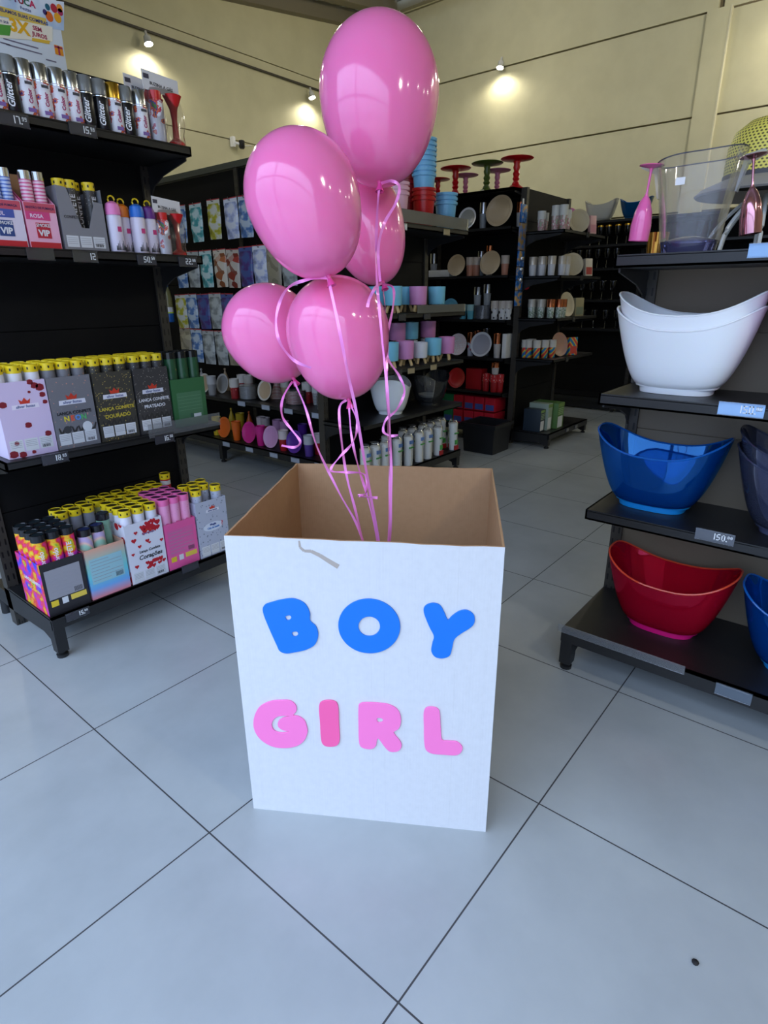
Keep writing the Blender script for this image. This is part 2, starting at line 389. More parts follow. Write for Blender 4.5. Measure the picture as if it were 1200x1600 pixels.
def segs(s, h, th=.0022, y=0.0):
    """seven-segment digits, h tall, as flat bars"""
    g = G(); x = 0; w = h*.5; T = {'0': 'abcdef', '1': 'bc', '2': 'abged', '3': 'abgcd', '4': 'fgbc', '5': 'afgcd', '6': 'afgedc', '7': 'abc', '8': 'abcdefg', '9': 'abcdfg'}
    small = False
    for ch in s:
        if ch == '.':
            g.box((x-.1*w, -.0006, 0), (x-.1*w+th*1.2, 0, th*1.2), LED); small = True; x += w*.25; continue
        hh, z0 = (h*.55, h*.45) if small else (h, 0); ww = hh*.5; t = th*(.7 if small else 1); m = z0+hh/2
        for q in T[ch]:
            a, b = dict(a=((0, z0+hh-t), (ww, z0+hh)), d=((0, z0), (ww, z0+t)), g=((0, m-t/2), (ww, m+t/2)), f=((0, m), (t, z0+hh)), b=((ww-t, m), (ww, z0+hh)), e=((0, z0), (t, m)), c=((ww-t, z0), (ww, m)))[q]
            g.box((x+a[0], -.0006, a[1]), (x+b[0], 0, b[1]), LED)
        x += ww*1.35
    return g, x
def price_tag(label, loc, rz, price=None, wd=.085, h=.036, bg=None, group=None, tilt=.0):
    r = tag(E('price_tag', loc, rz), label, 'price tag', group); r.rotation_euler = (tilt, 0, rz)
    G().box((-wd/2, -.004, -h/2), (wd/2, -.0005, h/2), bg or TAGBG).ob('holder', r)
    G().box((-wd/2, -.0065, h/2-.003), (wd/2, -.0035, h/2+.001), CLEARP).box((-wd/2, -.0065, -h/2-.001), (wd/2, -.0035, -h/2+.002), CLEARP).ob('rail', r)
    if price:
        g, wl = segs(price, h*.58, .0028); g.ob('digits', r, loc=(wd/2-wl-.004, -.0042, -h*.26))
    return r
LX, LYF = .10, 1.665
gondola('black shelving unit holding spray cans and confetti tubes below the poster', LX, LYF, 0, .865, .395, 2.05,
        [(.738, .095, .032), (1.415, .095, .032), (1.797, .095, .032)], .172, backfoot=.19)
LYS = LYF + .095
Z1, Z2, Z3, Z4 = 1.798, 1.416, .739, .173

# ---- poster standing on the top shelf
P0 = AY(106, 105, 2.03); px1 = P0.x
post = tag(E('poster', (px1-.21, 2.035, Z1)), 'colourful instalment poster standing behind the row of spray cans', 'poster')
G().box((-.21, 0, 0), (.21, .006, .5), M((225, 235, 248), .35), .002).ob('board', post)
def onp(x, y): p = AY(x, y, 2.034); return p.x-post.location.x, p.z-Z1
cp = crop(0, 0, .1)
def band(pts, m, y, name):
    G().prism([onp(*cp(*p)) for p in pts], y-.0006, y, m).ob(name, post)
band([(-900, -250), (1000, 30), (1000, 480), (0, 300), (-900, 130)], pattern('poster_sky', 'noise', [(.35, (70, 150, 215)), (.6, (225, 235, 250))], 6, .4, 'LINEAR'), -.0002, 'sky_print')
band([(-600, 0), (0, 95), (720, 290), (720, 405), (0, 250), (-600, 150)], M((225, 195, 90), .4), -.0008, 'yellow_banner')
band([(-600, 160), (0, 270), (820, 420), (820, 650), (0, 590), (-600, 540)], M((245, 238, 220), .4), -.0008, 'cream_banner')
band([(-300, 340), (0, 380), (180, 400), (150, 560), (-300, 520)], M((80, 160, 60), .4), -.0012, 'green_tag')
band([(500, 590), (780, 640), (770, 690), (500, 640)], M((235, 190, 60), .4), -.0012, 'gold_band')
def ptext(s, a, size, m, dy=-.0016, **k):
    x, z = onp(*cp(*a)); x2, z2 = onp(*cp(a[0]+100, a[1]+24)); text(s, size, m, post, x, z, dy, rot=0, **k)
NAVY = M((40, 60, 130), .4); MAG = M((170, 30, 80), .4)
xx, zz = onp(*cp(430, 60))
for ch, c, dx in (('F', (200, 60, 60), -.093), ('E', (40, 90, 170), -.075), ('S', (40, 160, 90), -.057), ('T', (110, 40, 110), -.039), ('U', (150, 30, 60), -.021), ('C', (20, 110, 90), -.003), ('A', (200, 20, 90), .015)):
    text(ch, .026, M(c, .4), post, xx+dx, zz+.002, -.0016, bold=.0008)
ptext('Festas', (400, 145), .014, NAVY); ptext('PARCELAMOS SUAS COMPRAS', (300, 240), .0135, NAVY, bold=.0003)
ptext('em até', (40, 330), .013, NAVY); ptext('3X', (300, 430), .05, M((240, 180, 20), .35), bold=.002)
ptext('SEM', (580, 455), .017, MAG, bold=.0005); ptext('JUROS', (620, 560), .017, MAG, bold=.0005)
for (a, wd) in (((330, 680), .11), ((380, 770), .115), ((800, 950), .035), ((80, 680), .03)):
    x, z = onp(*cp(*a)); G().box((x-wd/2, -.0012, z-.0018), (x+wd/2, -.0006, z+.0018), M((110, 105, 130), .5)).ob('small_print', post)
g = G()
for (a, rr, c) in (((840, 130), .011, (190, 30, 60)), ((740, 110), .008, (20, 100, 130)), ((770, 260), .0125, (225, 100, 30)), ((900, 280), .012, (240, 170, 30)), ((930, 130), .01, (240, 150, 50)), ((700, 190), .007, (60, 40, 110)), ((940, 190), .009, (170, 30, 90))):
    x, z = onp(*cp(*a)); g.prism([(x+rr*math.cos(t*pi/8), z+rr*1.2*math.sin(t*pi/8)) for t in range(16)], -.0022, -.0014, M(c, .35))
g.ob('balloon_print', post)
x, z = onp(*cp(920, 790)); G().box((x-.014, -.002, z-.014), (x+.014, -.0008, z+.014), M((240, 150, 30), .4)).box((x-.003, -.0024, z-.014), (x+.003, -.002, z+.014), MAG).box((x-.014, -.0024, z+.006), (x+.014, -.002, z+.011), MAG).ob('gift_print', post)

# ---- spray cans on the top shelf
SPRAYL = pattern('spray_label', 'noise', [(0, (235, 235, 242)), (.53, (235, 235, 242)), (.56, (200, 60, 90)), (.60, (230, 130, 60)), (.64, (90, 60, 140)), (.68, (80, 130, 70))], 34, .28)
def can(capm, bodym, word, wordm, h=.150, r=.0262, frost=False, plain=False):
    def f():
        o = E('spray_can')
        b = G().lathe([(r*.9, 0), (r, .004), (r, h*.66), (r*.9, h*.70), (r*.86, h*.70)], bodym, 22, cap0=True, cap1=True).ob('can_body', o)
        G().lathe([(r*.93, h*.695), (r*.93, h*.985), (r*.88, h), (1e-4, h)], capm, 22).ob('cap', o)
        if frost: G().cyl(r*.35, h*.70, h*.86, WHITE, 10).ob('nozzle', o)
        G().lathe([(r*1.01, h*.655), (r*1.01, h*.675)], SILVER, 22).ob('seam_ring', o)
        if word:
            mm = Matrix.Translation((0, 0, h*.30)) @ Matrix.Rotation(-.45, 4, 'Z') @ Matrix.Translation((0, -r-.0008, 0)) @ Matrix.Rotation(pi/2, 4, 'X') @ Matrix.Rotation(pi/2, 4, 'Z')
            text(word, .026, wordm, o, 0, 0, mat4=mm, shear=.35, bold=.0004)
        elif not plain:
            G().box((-.012, -r-.0012, h*.06), (.010, -r*.93, h*.13), M((130, 100, 170), .4)).box((-.010, -r-.0012, h*.55), (.010, -r*.93, h*.60), M((70, 70, 80), .4)).ob('label_print', o)
            mm = Matrix.Translation((0, 0, h*.34)) @ Matrix.Translation((0, -r-.0008, 0)) @ Matrix.Rotation(pi/2, 4, 'X') @ Matrix.Rotation(pi/2, 4, 'Z')
            text('Color', .016, M((170, 60, 110), .4), o, 0, 0, mat4=mm, bold=.0006)
        return o
    return f
FROST = clear('frosted_cap', (225, 228, 225), .75, .45, (205, 208, 205), .15)
BLK = M((22, 22, 26), .25)
c1 = crop(0, 0, .26667)
row = [('s', 10, 640, 'cut off silver capped spray can at the poster end of the top shelf'), ('k', 97, 660, 'black spray can with frosted cap standing alone among silver cans below poster'),
       ('s', 190, 680, 'silver capped colour spray can just after the lone black can'), ('s', 285, 698, 'silver capped colour spray can, second after the lone black can'),
       ('s', 380, 712, 'silver capped colour spray can, third after the lone black can'), ('s', 465, 735, 'silver capped spray can beside the paired black cans'),
       ('k', 540, 745, 'black frosted cap spray can beside the silver cans, first of the pair'), ('k', 625, 765, 'black frosted cap spray can next to the gold capped can, second of pair'),
       ('g', 705, 780, 'gold capped spray can on the top shelf'), ('k', 775, 795, 'black spray can with clear cap right after the gold capped can'),
       ('s', 855, 808, 'silver capped spray can standing against the hanging horn pack')]
for i, (k, x, y, lb) in enumerate(row):
    p = AY(*c1(x, y), LYS+.012); X = p.x
    bld = {'s': can(SILVER, SPRAYL, None, None), 'g': can(GOLD, SPRAYL, None, None), 'k': can(FROST, BLK, 'Glitter', WHITE, frost=True)}[k]
    put('can'+k, bld, lb, 'spray can', (X+.004, LYS+.035, Z1), 0, 'spray cans on the top shelf')
# ---- gas horn packs
RED = M((205, 25, 30), .3)
def horn_pack():
    o = E('horn_pack')
    a = G().lathe([(.021, 0), (.022, .004), (.022, .105), (.016, .115)], SPRAYL, 20, (-.028, 0, .0), True, True).ob('gas_can', o, 'printed white gas can')
    G().cyl(.0185, .112, .135, RED, 16, (-.028, 0)).ob('valve', a)
    G().lathe([(.026, 0), (.026, .008), (.010, .02), (.008, .07), (.012, .10), (.028, .135), (.027, .136)], RED, 20, (.032, 0, 0), True).ob('trumpet', o, 'red plastic trumpet')
    c = G().prism([(-.065, .135), (.055, .128), (.055, .178), (-.065, .185)], -.004, -.003, M((225, 225, 228), .4)).ob('header_card', o)
    text('BUZINA A GÁS', .0115, M((60, 60, 66), .4), c, -.004, .151, -.0042, bold=.0002, rot=.06)
    G().box((-.061, -.0048, .163), (-.043, -.004, .175), M((60, 60, 80), .4)).ob('card_mark', c)
    g = G()
    rows = []
    for k in range(6):
        z = .002+.145*k/5; w = .064-.006*math.sin(k*1.7)
        rows.append([(w*math.cos(t*pi/8)+.001*math.sin(5*t+k), (.031*math.sin(t*pi/8))*(1-.86*(k/5)**2)+.002*math.sin(3*t+2*k)*(1-k/5), z) for t in range(16)])
    g.grid(rows, clear('wrapper', (250, 250, 252), .96, .03, (240, 240, 245), .12)).ob('clear_bag', o)
    return o
pX = AY(*c1(990, 835), LYS+.03).x
put('horn', horn_pack, 'bagged red gas horn hanging over the edge end of the top shelf', 'gas horn', (pX, LYS+.036, Z1), sc=1.2)
put('horn', horn_pack, 'second bagged gas horn card tucked behind the front horn pack on top shelf', 'gas horn', (pX-.02, LYS+.125, Z1), sc=1.2)
c2 = crop(0, 220, .26667)
pX = AY(*c2(1010, 672), LYS+.03).x
put('horn', horn_pack, 'bagged red gas horn beside the purple capped can on the second shelf', 'gas horn', (pX+.008, LYS+.04, Z2), rz=.12, sc=1.08)

# ---- open display cartons
def carton(label, x0, x1, yf, z, h, dep, front, side, back=None, hb=None, prints=None, notch=False, group=None, inside=None):
    o = tag(E('display_carton', ((x0+x1)/2, yf, z)), label, 'display carton', group); w = (x1-x0)/2-.0012; hb = hb or h; t = .002
    ins = inside or M((120, 115, 110), .8)
    if notch: pts = [(-w, 0), (w, 0), (w, h*.78), (w*.62, h*.80), (w*.22, h*.36), (-w*.12, h*.36), (-w*.55, h*.98), (-w, h)]
    else: pts = [(-w, 0), (w, 0), (w, h), (-w, h)]
    G().prism(pts, 0, t, front).ob('front_panel', o)
    for s in (-1, 1):
        G().prismx([(t, 0), (dep, 0), (dep, hb), (t, h)], s*w-(t if s > 0 else 0), s*w+(t if s < 0 else 0), side).ob('side_panel', o)
    G().box((-w+t, dep-t, 0), (w-t, dep, hb), back or side).box((-w+t, t, 0), (w-t, dep-t, t), ins).ob('back_panel', o)
    if prints: prints(o, w, h)
    return o
LBL = M((215, 218, 222), .45); INK = M((60, 60, 64), .5)
def spec_labels(o, w, h, n=3, z0=.015, hh=.042, frac=.28):
    for k in range(n):
        x = -w*.88 + k*w*1.8/n
        l = G().box((x, -.0006, z0), (x+w*1.8/n*.88, 0, z0+hh), LBL).ob('spec_label', o)
        g = G()
        for q in range(4): g.box((x+.003, -.001, z0+hh-.008-q*.006), (x+w*1.8/n*.8, -.0006, z0+hh-.0065-q*.006), M((165, 165, 172), .5))
        if k == n-1:
            for q in range(9): g.box((x+.006+q*.003, -.001, z0+.004), (x+.0072+q*.003+(q % 3)*.0005, -.0006, z0+.014), INK)
        g.ob('fine_print', l)
def crown_logo(o, x, z, s=1.0, light=False):
    l = G().prism([(x-.052*s, z-.012*s), (x+.052*s, z-.012*s), (x+.05*s, z+.006*s), (x-.05*s, z+.006*s)], -.0006, 0, M((225, 225, 235), .4) if not light else M((236, 226, 240), .4)).ob('logo', o)
    G().prism([(x-.018*s, z+.008*s), (x+.018*s, z+.008*s), (x+.022*s, z+.026*s), (x+.010*s, z+.018*s), (x, z+.032*s), (x-.010*s, z+.018*s), (x-.022*s, z+.026*s)], -.0009, -.0003, M((205, 60, 40), .4)).ob('crown', l)
    text('silver festas', .0155*s, M((110, 120, 160), .4), l, x, z-.003*s, -.0008, bold=.0003)
    return l
YC = M((235, 205, 30), .35); LIDK = M((30, 28, 22), .4)
def tube(bodym, capm=YC, lid=LIDK, h=.305, r=.0225, word=None, wordm=None, ring=True, wz=.55):
    def f():
        o = E('confetti_tube')
        G().lathe([(r, 0), (r, h-.026)], bodym, 20, cap0=True).ob('tube_body', o)
        c = G().lathe([(r*1.04, h-.026), (r*1.04, h-.001), (r*.96, h), (r*.9, h-.002)], capm, 20, cap0=True).ob('cap', o)
        G().lathe([(r*.93, h-.003), (1e-4, h-.003)], lid, 20).ob('lid_disc', c)
        if ring:
            g = G()
            for k in range(6): g.box((-.0025, -r*1.04-.0006, h-.017), (.0025, -r*1.02, h-.009), LIDK) if k == 0 else None
            for k in range(1, 6):
                g.M = Matrix.Rotation(k*pi/3, 4, 'Z'); g.box((-.0025, -r*1.04-.0006, h-.017), (.0025, -r*1.02, h-.009), LIDK)
            g.ob('cap_marks', c)
        if word:
            mm = Matrix.Translation((0, 0, h*wz)) @ Matrix.Rotation(-.3, 4, 'Z') @ Matrix.Translation((0, -r-.0006, 0)) @ Matrix.Rotation(pi/2, 4, 'X') @ Matrix.Rotation(pi/2, 4, 'Z')
            text(word, .024, wordm, o, 0, 0, mat4=mm, bold=.0003)
        return o
    return f
DARKSP = pattern('dark_speckle', 'spots', [(0, (210, 205, 190)), (.16, (74, 72, 72)), (.2, (64, 62, 62))], 130, .4)
GOLDSP = pattern('gold_speckle', 'spots', [(0, (190, 170, 90)), (.2, (72, 68, 56)), (.24, (62, 60, 54))], 120, .4)
NEONSP = pattern('neon_speckle', 'spots', [(0, (210, 140, 120)), (.14, (128, 128, 132)), (.2, (118, 118, 124))], 70, .4)
PETAL = pattern('petal_print', 'spots', [(0, (150, 25, 40)), (.13, (222, 205, 228)), (.2, (226, 212, 232))], 26, .4)
# third shelf
c3 = crop(0, 520, .3)
def silver_print(lines):
    def f(o, w, h):
        crown_logo(o, 0, h*.66, .9*w/.075)
        for s, z, sz, m in lines: text(s, sz, m, o, 0, h*z, -.0007, bold=.0005)
        spec_labels(o, w, h)
        g = G()
        for k in range(6):
            x = -w*.8+k*w*.3; g.prism([(x, h*.22), (x+.012, h*.22), (x+.02, h*.29+.006*(k % 2)), (x+.016, h*.30+.006*(k % 2)), (x+.006, h*.245), (x+.001, h*.31), (x-.004, h*.30)], -.0005, 0, M((48, 46, 46), .5))
        g.ob('crowd_print', o)
    return f
def neon_print(o, w, h):
    silver_print([('LANÇA CONFETE', .50, .0155, M((40, 40, 44), .4))])(o, w, h)
    for ch, c, k in (('N', (230, 210, 60), -1.5), ('E', (235, 90, 60), -.5), ('O', (90, 150, 230), .5), ('N', (90, 190, 110), 1.5)): text(ch, .026, M(c, .4), o, k*.0205, h*.42, -.0008, bold=.0008)
    g = G()
    for x, z, rr, m in ((-w*.45, h*.27, .014, INK), (w*.5, h*.28, .018, LBL)): g.prism([(x+rr*math.cos(t*pi/10), z+rr*math.sin(t*pi/10)) for t in range(20)], -.0008, 0, m)
    g.ob('badge_print', o)
def lilac_print(o, w, h):
    crown_logo(o, .004, h*.68, .85, True); spec_labels(o, w, h, z0=.02)
    g = G()
    for x, z, rr in ((.0, .42, .011), (w*.72, .27, .011), (-w*.8, .72, .012), (w*.55, .93, .012), (w*.75, .9, .014), (w*.8, .8, .01), (w*.4, .98, .01), (w*.3, .85, .005), (w*.85, .7, .008), (-w*.6, .2, .008), (-w*.8, .06, .014), (-w*.45, .04, .012), (0, .05, .007)):
        g.prism([(x+rr*math.cos(t*pi/5)*(1+.2*math.sin(t*2.3)), h*z+rr*.9*math.sin(t*pi/5)) for t in range(10)], -.0008, 0, M((130, 25, 40), .45))
    g.ob('printed_pattern', o)
def green_print(o, w, h):
    G().box((-w*.75, -.0006, h*.18), (w*.75, 0, h*.72), M((75, 120, 85), .5)).ob('info_panel', o)
    G().box((w*.15, -.0012, h*.18), (w*.6, -.0006, h*.25), LBL).box((-w*.05, -.0012, h*.18), (w*.1, -.0006, h*.27), M((60, 100, 80), .5)).ob('barcode_print', o)
    g = G()
    for k in range(5): g.box((-w*.7, -.001, h*(.35+.07*k)), (w*.68, -.0006, h*(.355+.07*k)), M((110, 150, 115), .5))
    g.ob('fine_print', o)
WH = M((225, 225, 230), .4); YEL = M((200, 180, 60), .4)
yC = 1.79
carts3 = [(.125, .289, .257, 'lilac rose petal display carton at the end of the third shelf', M((214, 196, 226), .45), M((216, 202, 226), .5), lilac_print, M((226, 224, 228), .4), 'white'),
          (.290, .446, .257, 'grey neon confetti display carton on the third shelf', NEONSP, NEONSP, neon_print, NEONSP, 'neon'),
          (.452, .606, .258, 'charcoal gold confetti display carton with yellow lettering', GOLDSP, M((66, 62, 56), .5), silver_print([('LANÇA CONFETE', .47, .0175, YEL), ('DOURADO', .36, .02, YEL)]), GOLDSP, 'gold'),
          (.612, .762, .258, 'charcoal silver confetti display carton with white lettering', DARKSP, M((64, 63, 64), .5), silver_print([('LANÇA CONFETE', .52, .0165, WH), ('PRATEADO', .42, .018, WH)]), DARKSP, 'silver')]
for (x0, x1, h, lb, fr, sd, pf, body, nm) in carts3:
    carton(lb, x0, x1, yC, Z3, h, .2, fr, sd, prints=pf)
    for r in range(3):
        for k in range(3):
            X = x0+.0265+k*(x1-x0-.053)/2
            put('tube_'+nm, tube(body), 'yellow capped tube, %s row %s along, in the %s carton' % (['front', 'middle', 'rear'][r], ORD[k], {'white': 'lilac petal', 'neon': 'grey neon', 'gold': 'gold lettered', 'silver': 'white lettered'}[nm]),
                'confetti tube', (X, yC+.032+r*.052, Z3+.0035), random.uniform(-1, 1) if nm != 'gold' else 0, 'confetti tubes on the third shelf')
GRN = M((52, 105, 62), .5)
carton('plain green display carton at the aisle end of the third shelf', .768, .93, yC, Z3, .2, .2, GRN, GRN, prints=green_print)
GRT = pattern('green_tube', 'spots', [(0, (235, 225, 200)), (.16, (190, 150, 90)), (.24, (40, 88, 56)), (.3, (36, 80, 50))], 17, .3)
for r in range(2):
    for k in range(3):
        put('tube_green', tube(GRT, M((20, 22, 24), .15), M((60, 62, 66), .3), ring=False, r=.0245), 'black capped green tube, %s row %s along, in the green carton' % (['front', 'rear'][r], ORD[k]),
            'confetti tube', (.797+k*.0525, yC+.032+r*.054, Z3+.0035), -.5+.4*k, 'tubes in the green carton')
# clear guard on the third shelf
tag(G().box((-.17, -.001, 0), (.17, .001, .055), STRIP).ob('shelf_guard', loc=(.795, LYS-.004, Z3-.012)), 'clear plastic guard along the third shelf edge before the green carton', 'shelf guard')
# second shelf cartons
def smoke_print(word, c):
    def f(o, w, h):
        m = M(c, .45)
        G().box((-w*.96, -.0006, h*.80), (w*.96, 0, h*.99), M((200, 80, 100), .45)).ob('top_band', o)
        G().box((-w*.96, -.0008, h*.62), (w*.55, 0, h*.80), m).ob('colour_band', o)
        G().box((-w*.96, -.0006, 0), (w*.96, 0, h*.13), M((200, 40, 50), .45)).ob('bottom_band', o)
        text('BASTÃO DE FUMAÇA', .0092, M((70, 40, 90), .4), o, 0, h*.885, -.0008, bold=.0002); text(word, .016, M((240, 220, 240), .4), o, -w*.3, h*.70, -.0010, bold=.0003)
        s = M((40, 70, 130), .4) if word == 'AZUL' else M((190, 40, 60), .4)
        b = G().box((-.022, -.0010, h*.22), (.022, -.0003, h*.56), s).ob('badge', o)
        text('SMOKE', .0135, WH, b, 0, h*.50, -.0012, bold=.0003); text('VIP', .025, WH, b, 0, h*.33, -.0012, bold=.001)
    return f
bx = AY(*c2(0, 600), LYS+.02).x
carton('pale smoke stick carton with blue badge on the second shelf', .205, .321, LYS+.02, Z2, .135, .16, M((225, 215, 232), .45), M((235, 150, 180), .45), hb=.235, prints=smoke_print('AZUL', (70, 90, 170)))
carton('pink smoke stick carton with red badge on the second shelf', .325, .427, LYS+.02, Z2, .135, .16, M((240, 180, 205), .45), pattern('pink_side', 'noise', [(.4, (235, 90, 150)), (.6, (240, 160, 190))], 18, .4, 'LINEAR'), back=M((170, 130, 90), .7), hb=.235, prints=smoke_print('ROSA', (215, 70, 130)))
BLT = pattern('blue_foil', 'wave', [(.2, (90, 120, 200)), (.6, (190, 205, 235))], 30, .2, 'LINEAR'); PKT = pattern('pink_foil', 'wave', [(.2, (225, 100, 150)), (.6, (240, 205, 220))], 30, .25, 'LINEAR')
for k in range(3): put('sm_b', tube(BLT, SILVER, SILVER, h=.225, r=.0165, ring=False), 'blue foil smoke stick in the blue badged carton, %s along' % ORD[k], 'smoke stick', (.229+k*.034, LYS+.05, Z2+.0035), 0, 'blue smoke sticks')
for k in range(2): put('sm_p', tube(PKT, SILVER, SILVER, h=.225, r=.018, ring=False), 'pink foil smoke stick in the red badged carton, %s along' % ORD[k], 'smoke stick', (.358+k*.04, LYS+.05, Z2+.0035), 0, 'pink smoke sticks')
def grey_print(o, w, h):
    spec_labels(o, w, h, z0=.008, hh=.036); text('CONFETE', .012, INK, o, -w*.5, h*.52, -.0006, bold=.0003)
carton('grey confetti carton with a deep cut front on the second shelf', .436, .592, LYS+.02, Z2, .195, .19, M((132, 132, 138), .45), M((122, 122, 128), .5), prints=grey_print, notch=True)
for k, (x, y, s) in enumerate(((.463, .05, 0), (.498, .052, 1), (.53, .09, 0), (.566, .055, 1))):
    put('tube_cf', tube(DARKSP, YC, LIDK, h=.215, r=.0195, word='CONFETE', wordm=WH), 'yellow capped tube with white lettering in the cut front carton, %s along' % ORD[k], 'confetti tube', (x, LYS+y, Z2+.0035), .2*k, 'tubes in the cut front carton')
def party_can(cm):
    h, r = .165, .026
    def f():
        o = E('party_can'); BD = M((222, 215, 232), .3)
        G().lathe([(r*.92, 0), (r, .004), (r, h*.70), (r*.9, h*.74)], BD, 20, cap0=True, cap1=True).ob('can_body', o)
        G().lathe([(r*1.0, h*.73), (r*1.0, h*.85), (r*.86, h*.95), (r*.4, h)], cm, 20, cap1=True).ob('cap', o)
        t = [(0.012*math.cos(a*pi/6), 0, h+.006+.012*math.sin(a*pi/6)) for a in range(13)]
        G().sweep(t, .0028, YC).ob('pull_ring', o, 'yellow pull ring')
        g = G(); g.box((-.004, -r-.0006, h*.40), (.010, -r*.97, h*.5), M((200, 60, 120), .4))
        for k in range(7): g.prism([(-.016+k*.005, h*.03), (-.0125+k*.005, h*.03), (-.0145+k*.005, h*(.12+.05*(k % 3)))], -r-.0004, -r*.80, INK)
        g.ob('printed_pattern', o); return o
    return f
for k, (c, x, y, nm, ht) in enumerate((((235, 130, 190), 705, 652, 'pink', 0), ((230, 120, 20), 757, 655, 'orange', .04), ((25, 110, 205), 842, 660, 'blue', 0), ((95, 30, 130), 908, 662, 'purple', .015))):
    X = AY(*c2(x, y), LYS+.02+ht).x
    put('pc'+nm, party_can(M(c, .35)), '%s capped party can with yellow pull ring on the second shelf' % nm, 'party can', (X, LYS+.032+ht, Z2), 0, 'party cans with pull rings')
# bottom deck cartons
c4 = crop(0, 720, .316667); yD = LYF+.02
POWDER = pattern('powder_print', 'noise', [(.34, (50, 70, 210)), (.42, (170, 50, 190)), (.48, (225, 40, 140)), (.54, (225, 50, 50)), (.58, (240, 150, 30)), (.64, (225, 205, 40)), (.70, (80, 170, 50))], 21, .35, 'LINEAR')
HOLO = pattern('pastel_print', 'gradz', [(.0, (225, 140, 150)), (.2, (110, 170, 230)), (.45, (110, 205, 215)), (.7, (150, 200, 190)), (1, (225, 165, 140))], 4.9, .35, 'LINEAR')
HEART = pattern('heart_print', 'spots', [(0, (195, 30, 45)), (.27, (195, 30, 45)), (.3, (228, 226, 236))], 19, .4)
def info_print(pm, z0=.3, z1=.86, yl=True):
    def f(o, w, h):
        G().box((-w*.86, -.0006, h*z0), (w*.8, 0, h*z1), pm).ob('info_panel', o)
        g = G()
        for k in range(7): g.box((-w*.8, -.001, h*(z0+.06+k*(z1-z0)*.13)), (w*(.74 if k % 3 else .1), -.0006, h*(z0+.068+k*(z1-z0)*.13)), M((150, 150, 158), .5))
        for q in range(10): g.box((w*.35+q*.003, -.001, h*(z0+.02)), (w*.35+.0014+q*.003, -.0006, h*(z0+.11)), INK)
        g.ob('fine_print', o)
        if yl: G().box((-w*.82, -.0008, h*.16), (-w*.48, 0, h*.27), M((230, 200, 50), .4)).box((-w*.3, -.0008, h*.16), (-w*.02, 0, h*.28), LBL).box((w*.12, -.0008, h*.18), (w*.88, 0, h*.28), M((230, 200, 80), .4)).ob('warning_print', o)
    return f
A = carton('black colour powder carton with rainbow side on the bottom deck', .104, .256, yD, Z4, .203, .21, M((38, 36, 40), .4), POWDER, prints=info_print(M((150, 150, 158), .5)))
mm = lambda y, z: Matrix.Translation((-.0755, y, z)) @ Matrix.Rotation(-pi/2, 4, 'Z') @ Matrix.Rotation(pi/2, 4, 'X')
text('LANÇA CONFETE', .018, WH, A, 0, 0, mat4=mm(.095, .115), bold=.0004); text('Pó Colorido', .021, M((245, 200, 60), .4), A, 0, 0, mat4=mm(.095, .082), bold=.0005)
TPOW = (tube(POWDER, BLK, M((30, 38, 42), .2), ring=False, r=.0236, word='Colorido', wordm=WH, wz=.66))
TPW2 = (tube(POWDER, BLK, M((30, 38, 42), .2), ring=False, r=.0236, word='CONFETE', wordm=WH, wz=.66))
for r in range(4):
    for k in range(3):
        put('tp%d' % (1 if (r + k) % 3 == 2 else 0), TPW2 if (r + k) % 3 == 2 else TPOW, 'black capped rainbow powder tube, %s row %s along, in the black carton' % (['front', 'second', 'third', 'rear'][r], ORD[k]),
            'confetti tube', (.1315+k*.0485, yD+.029+r*.0485, Z4+.0035), 0, 'colour powder tubes')
carton('pastel iridescent confetti carton on the bottom deck', .262, .418, yD, Z4, .203, .14, HOLO, HOLO, prints=info_print(M((150, 195, 205), .5), .3, .8, False))
TPAS = tube(pattern('pastel_tube', 'diag', [(.1, (190, 170, 210)), (.5, (230, 190, 170)), (.9, (150, 195, 175))], 9, .35, 'LINEAR'), BLK, M((40, 50, 90), .2), ring=False, r=.0245, h=.275)
TPAG = tube(M((130, 175, 150), .35), BLK, M((60, 66, 72), .2), ring=False, r=.0245, h=.30)
put('tpa', TPAS, 'low pastel tube beside the rainbow powder tubes in the pastel carton', 'confetti tube', (.291, yD+.035, Z4+.0035), 0, 'tubes in the pastel carton')
put('tpa', TPAS, 'pastel pink tube standing in the middle of the pastel carton', 'confetti tube', (.344, yD+.045, Z4+.0035), .6, 'tubes in the pastel carton')
put('tpg', TPAG, 'pale green tube in the pastel carton next to the hearts carton', 'confetti tube', (.3885, yD+.082, Z4+.0035), 0, 'tubes in the pastel carton')
carton('plain dark grey carton behind the pastel carton on the bottom deck', .258, .418, yD+.165, Z4, .235, .2, M((62, 62, 68), .6), M((66, 66, 70), .6))
GREYT = M((140, 142, 150), .4)
for r in range(2):
    for k in range(3): put('tgr', tube(GREYT), 'yellow capped grey tube, %s row %s along, in the dark grey carton' % (['front', 'rear'][r], ORD[k]), 'confetti tube', (.287+k*.051, yD+.2+r*.052, Z4+.0035), 0, 'grey tubes behind the pastel carton')
def heart_shape(g, x, z, r, m, y=-.0008):
    g.prism([(x+r*(16*math.sin(t)**3)/16, z+r*(13*math.cos(t)-5*math.cos(2*t)-2*math.cos(3*t)-math.cos(4*t))/16) for t in [k*2*pi/18 for k in range(18)]], y, 0, m)
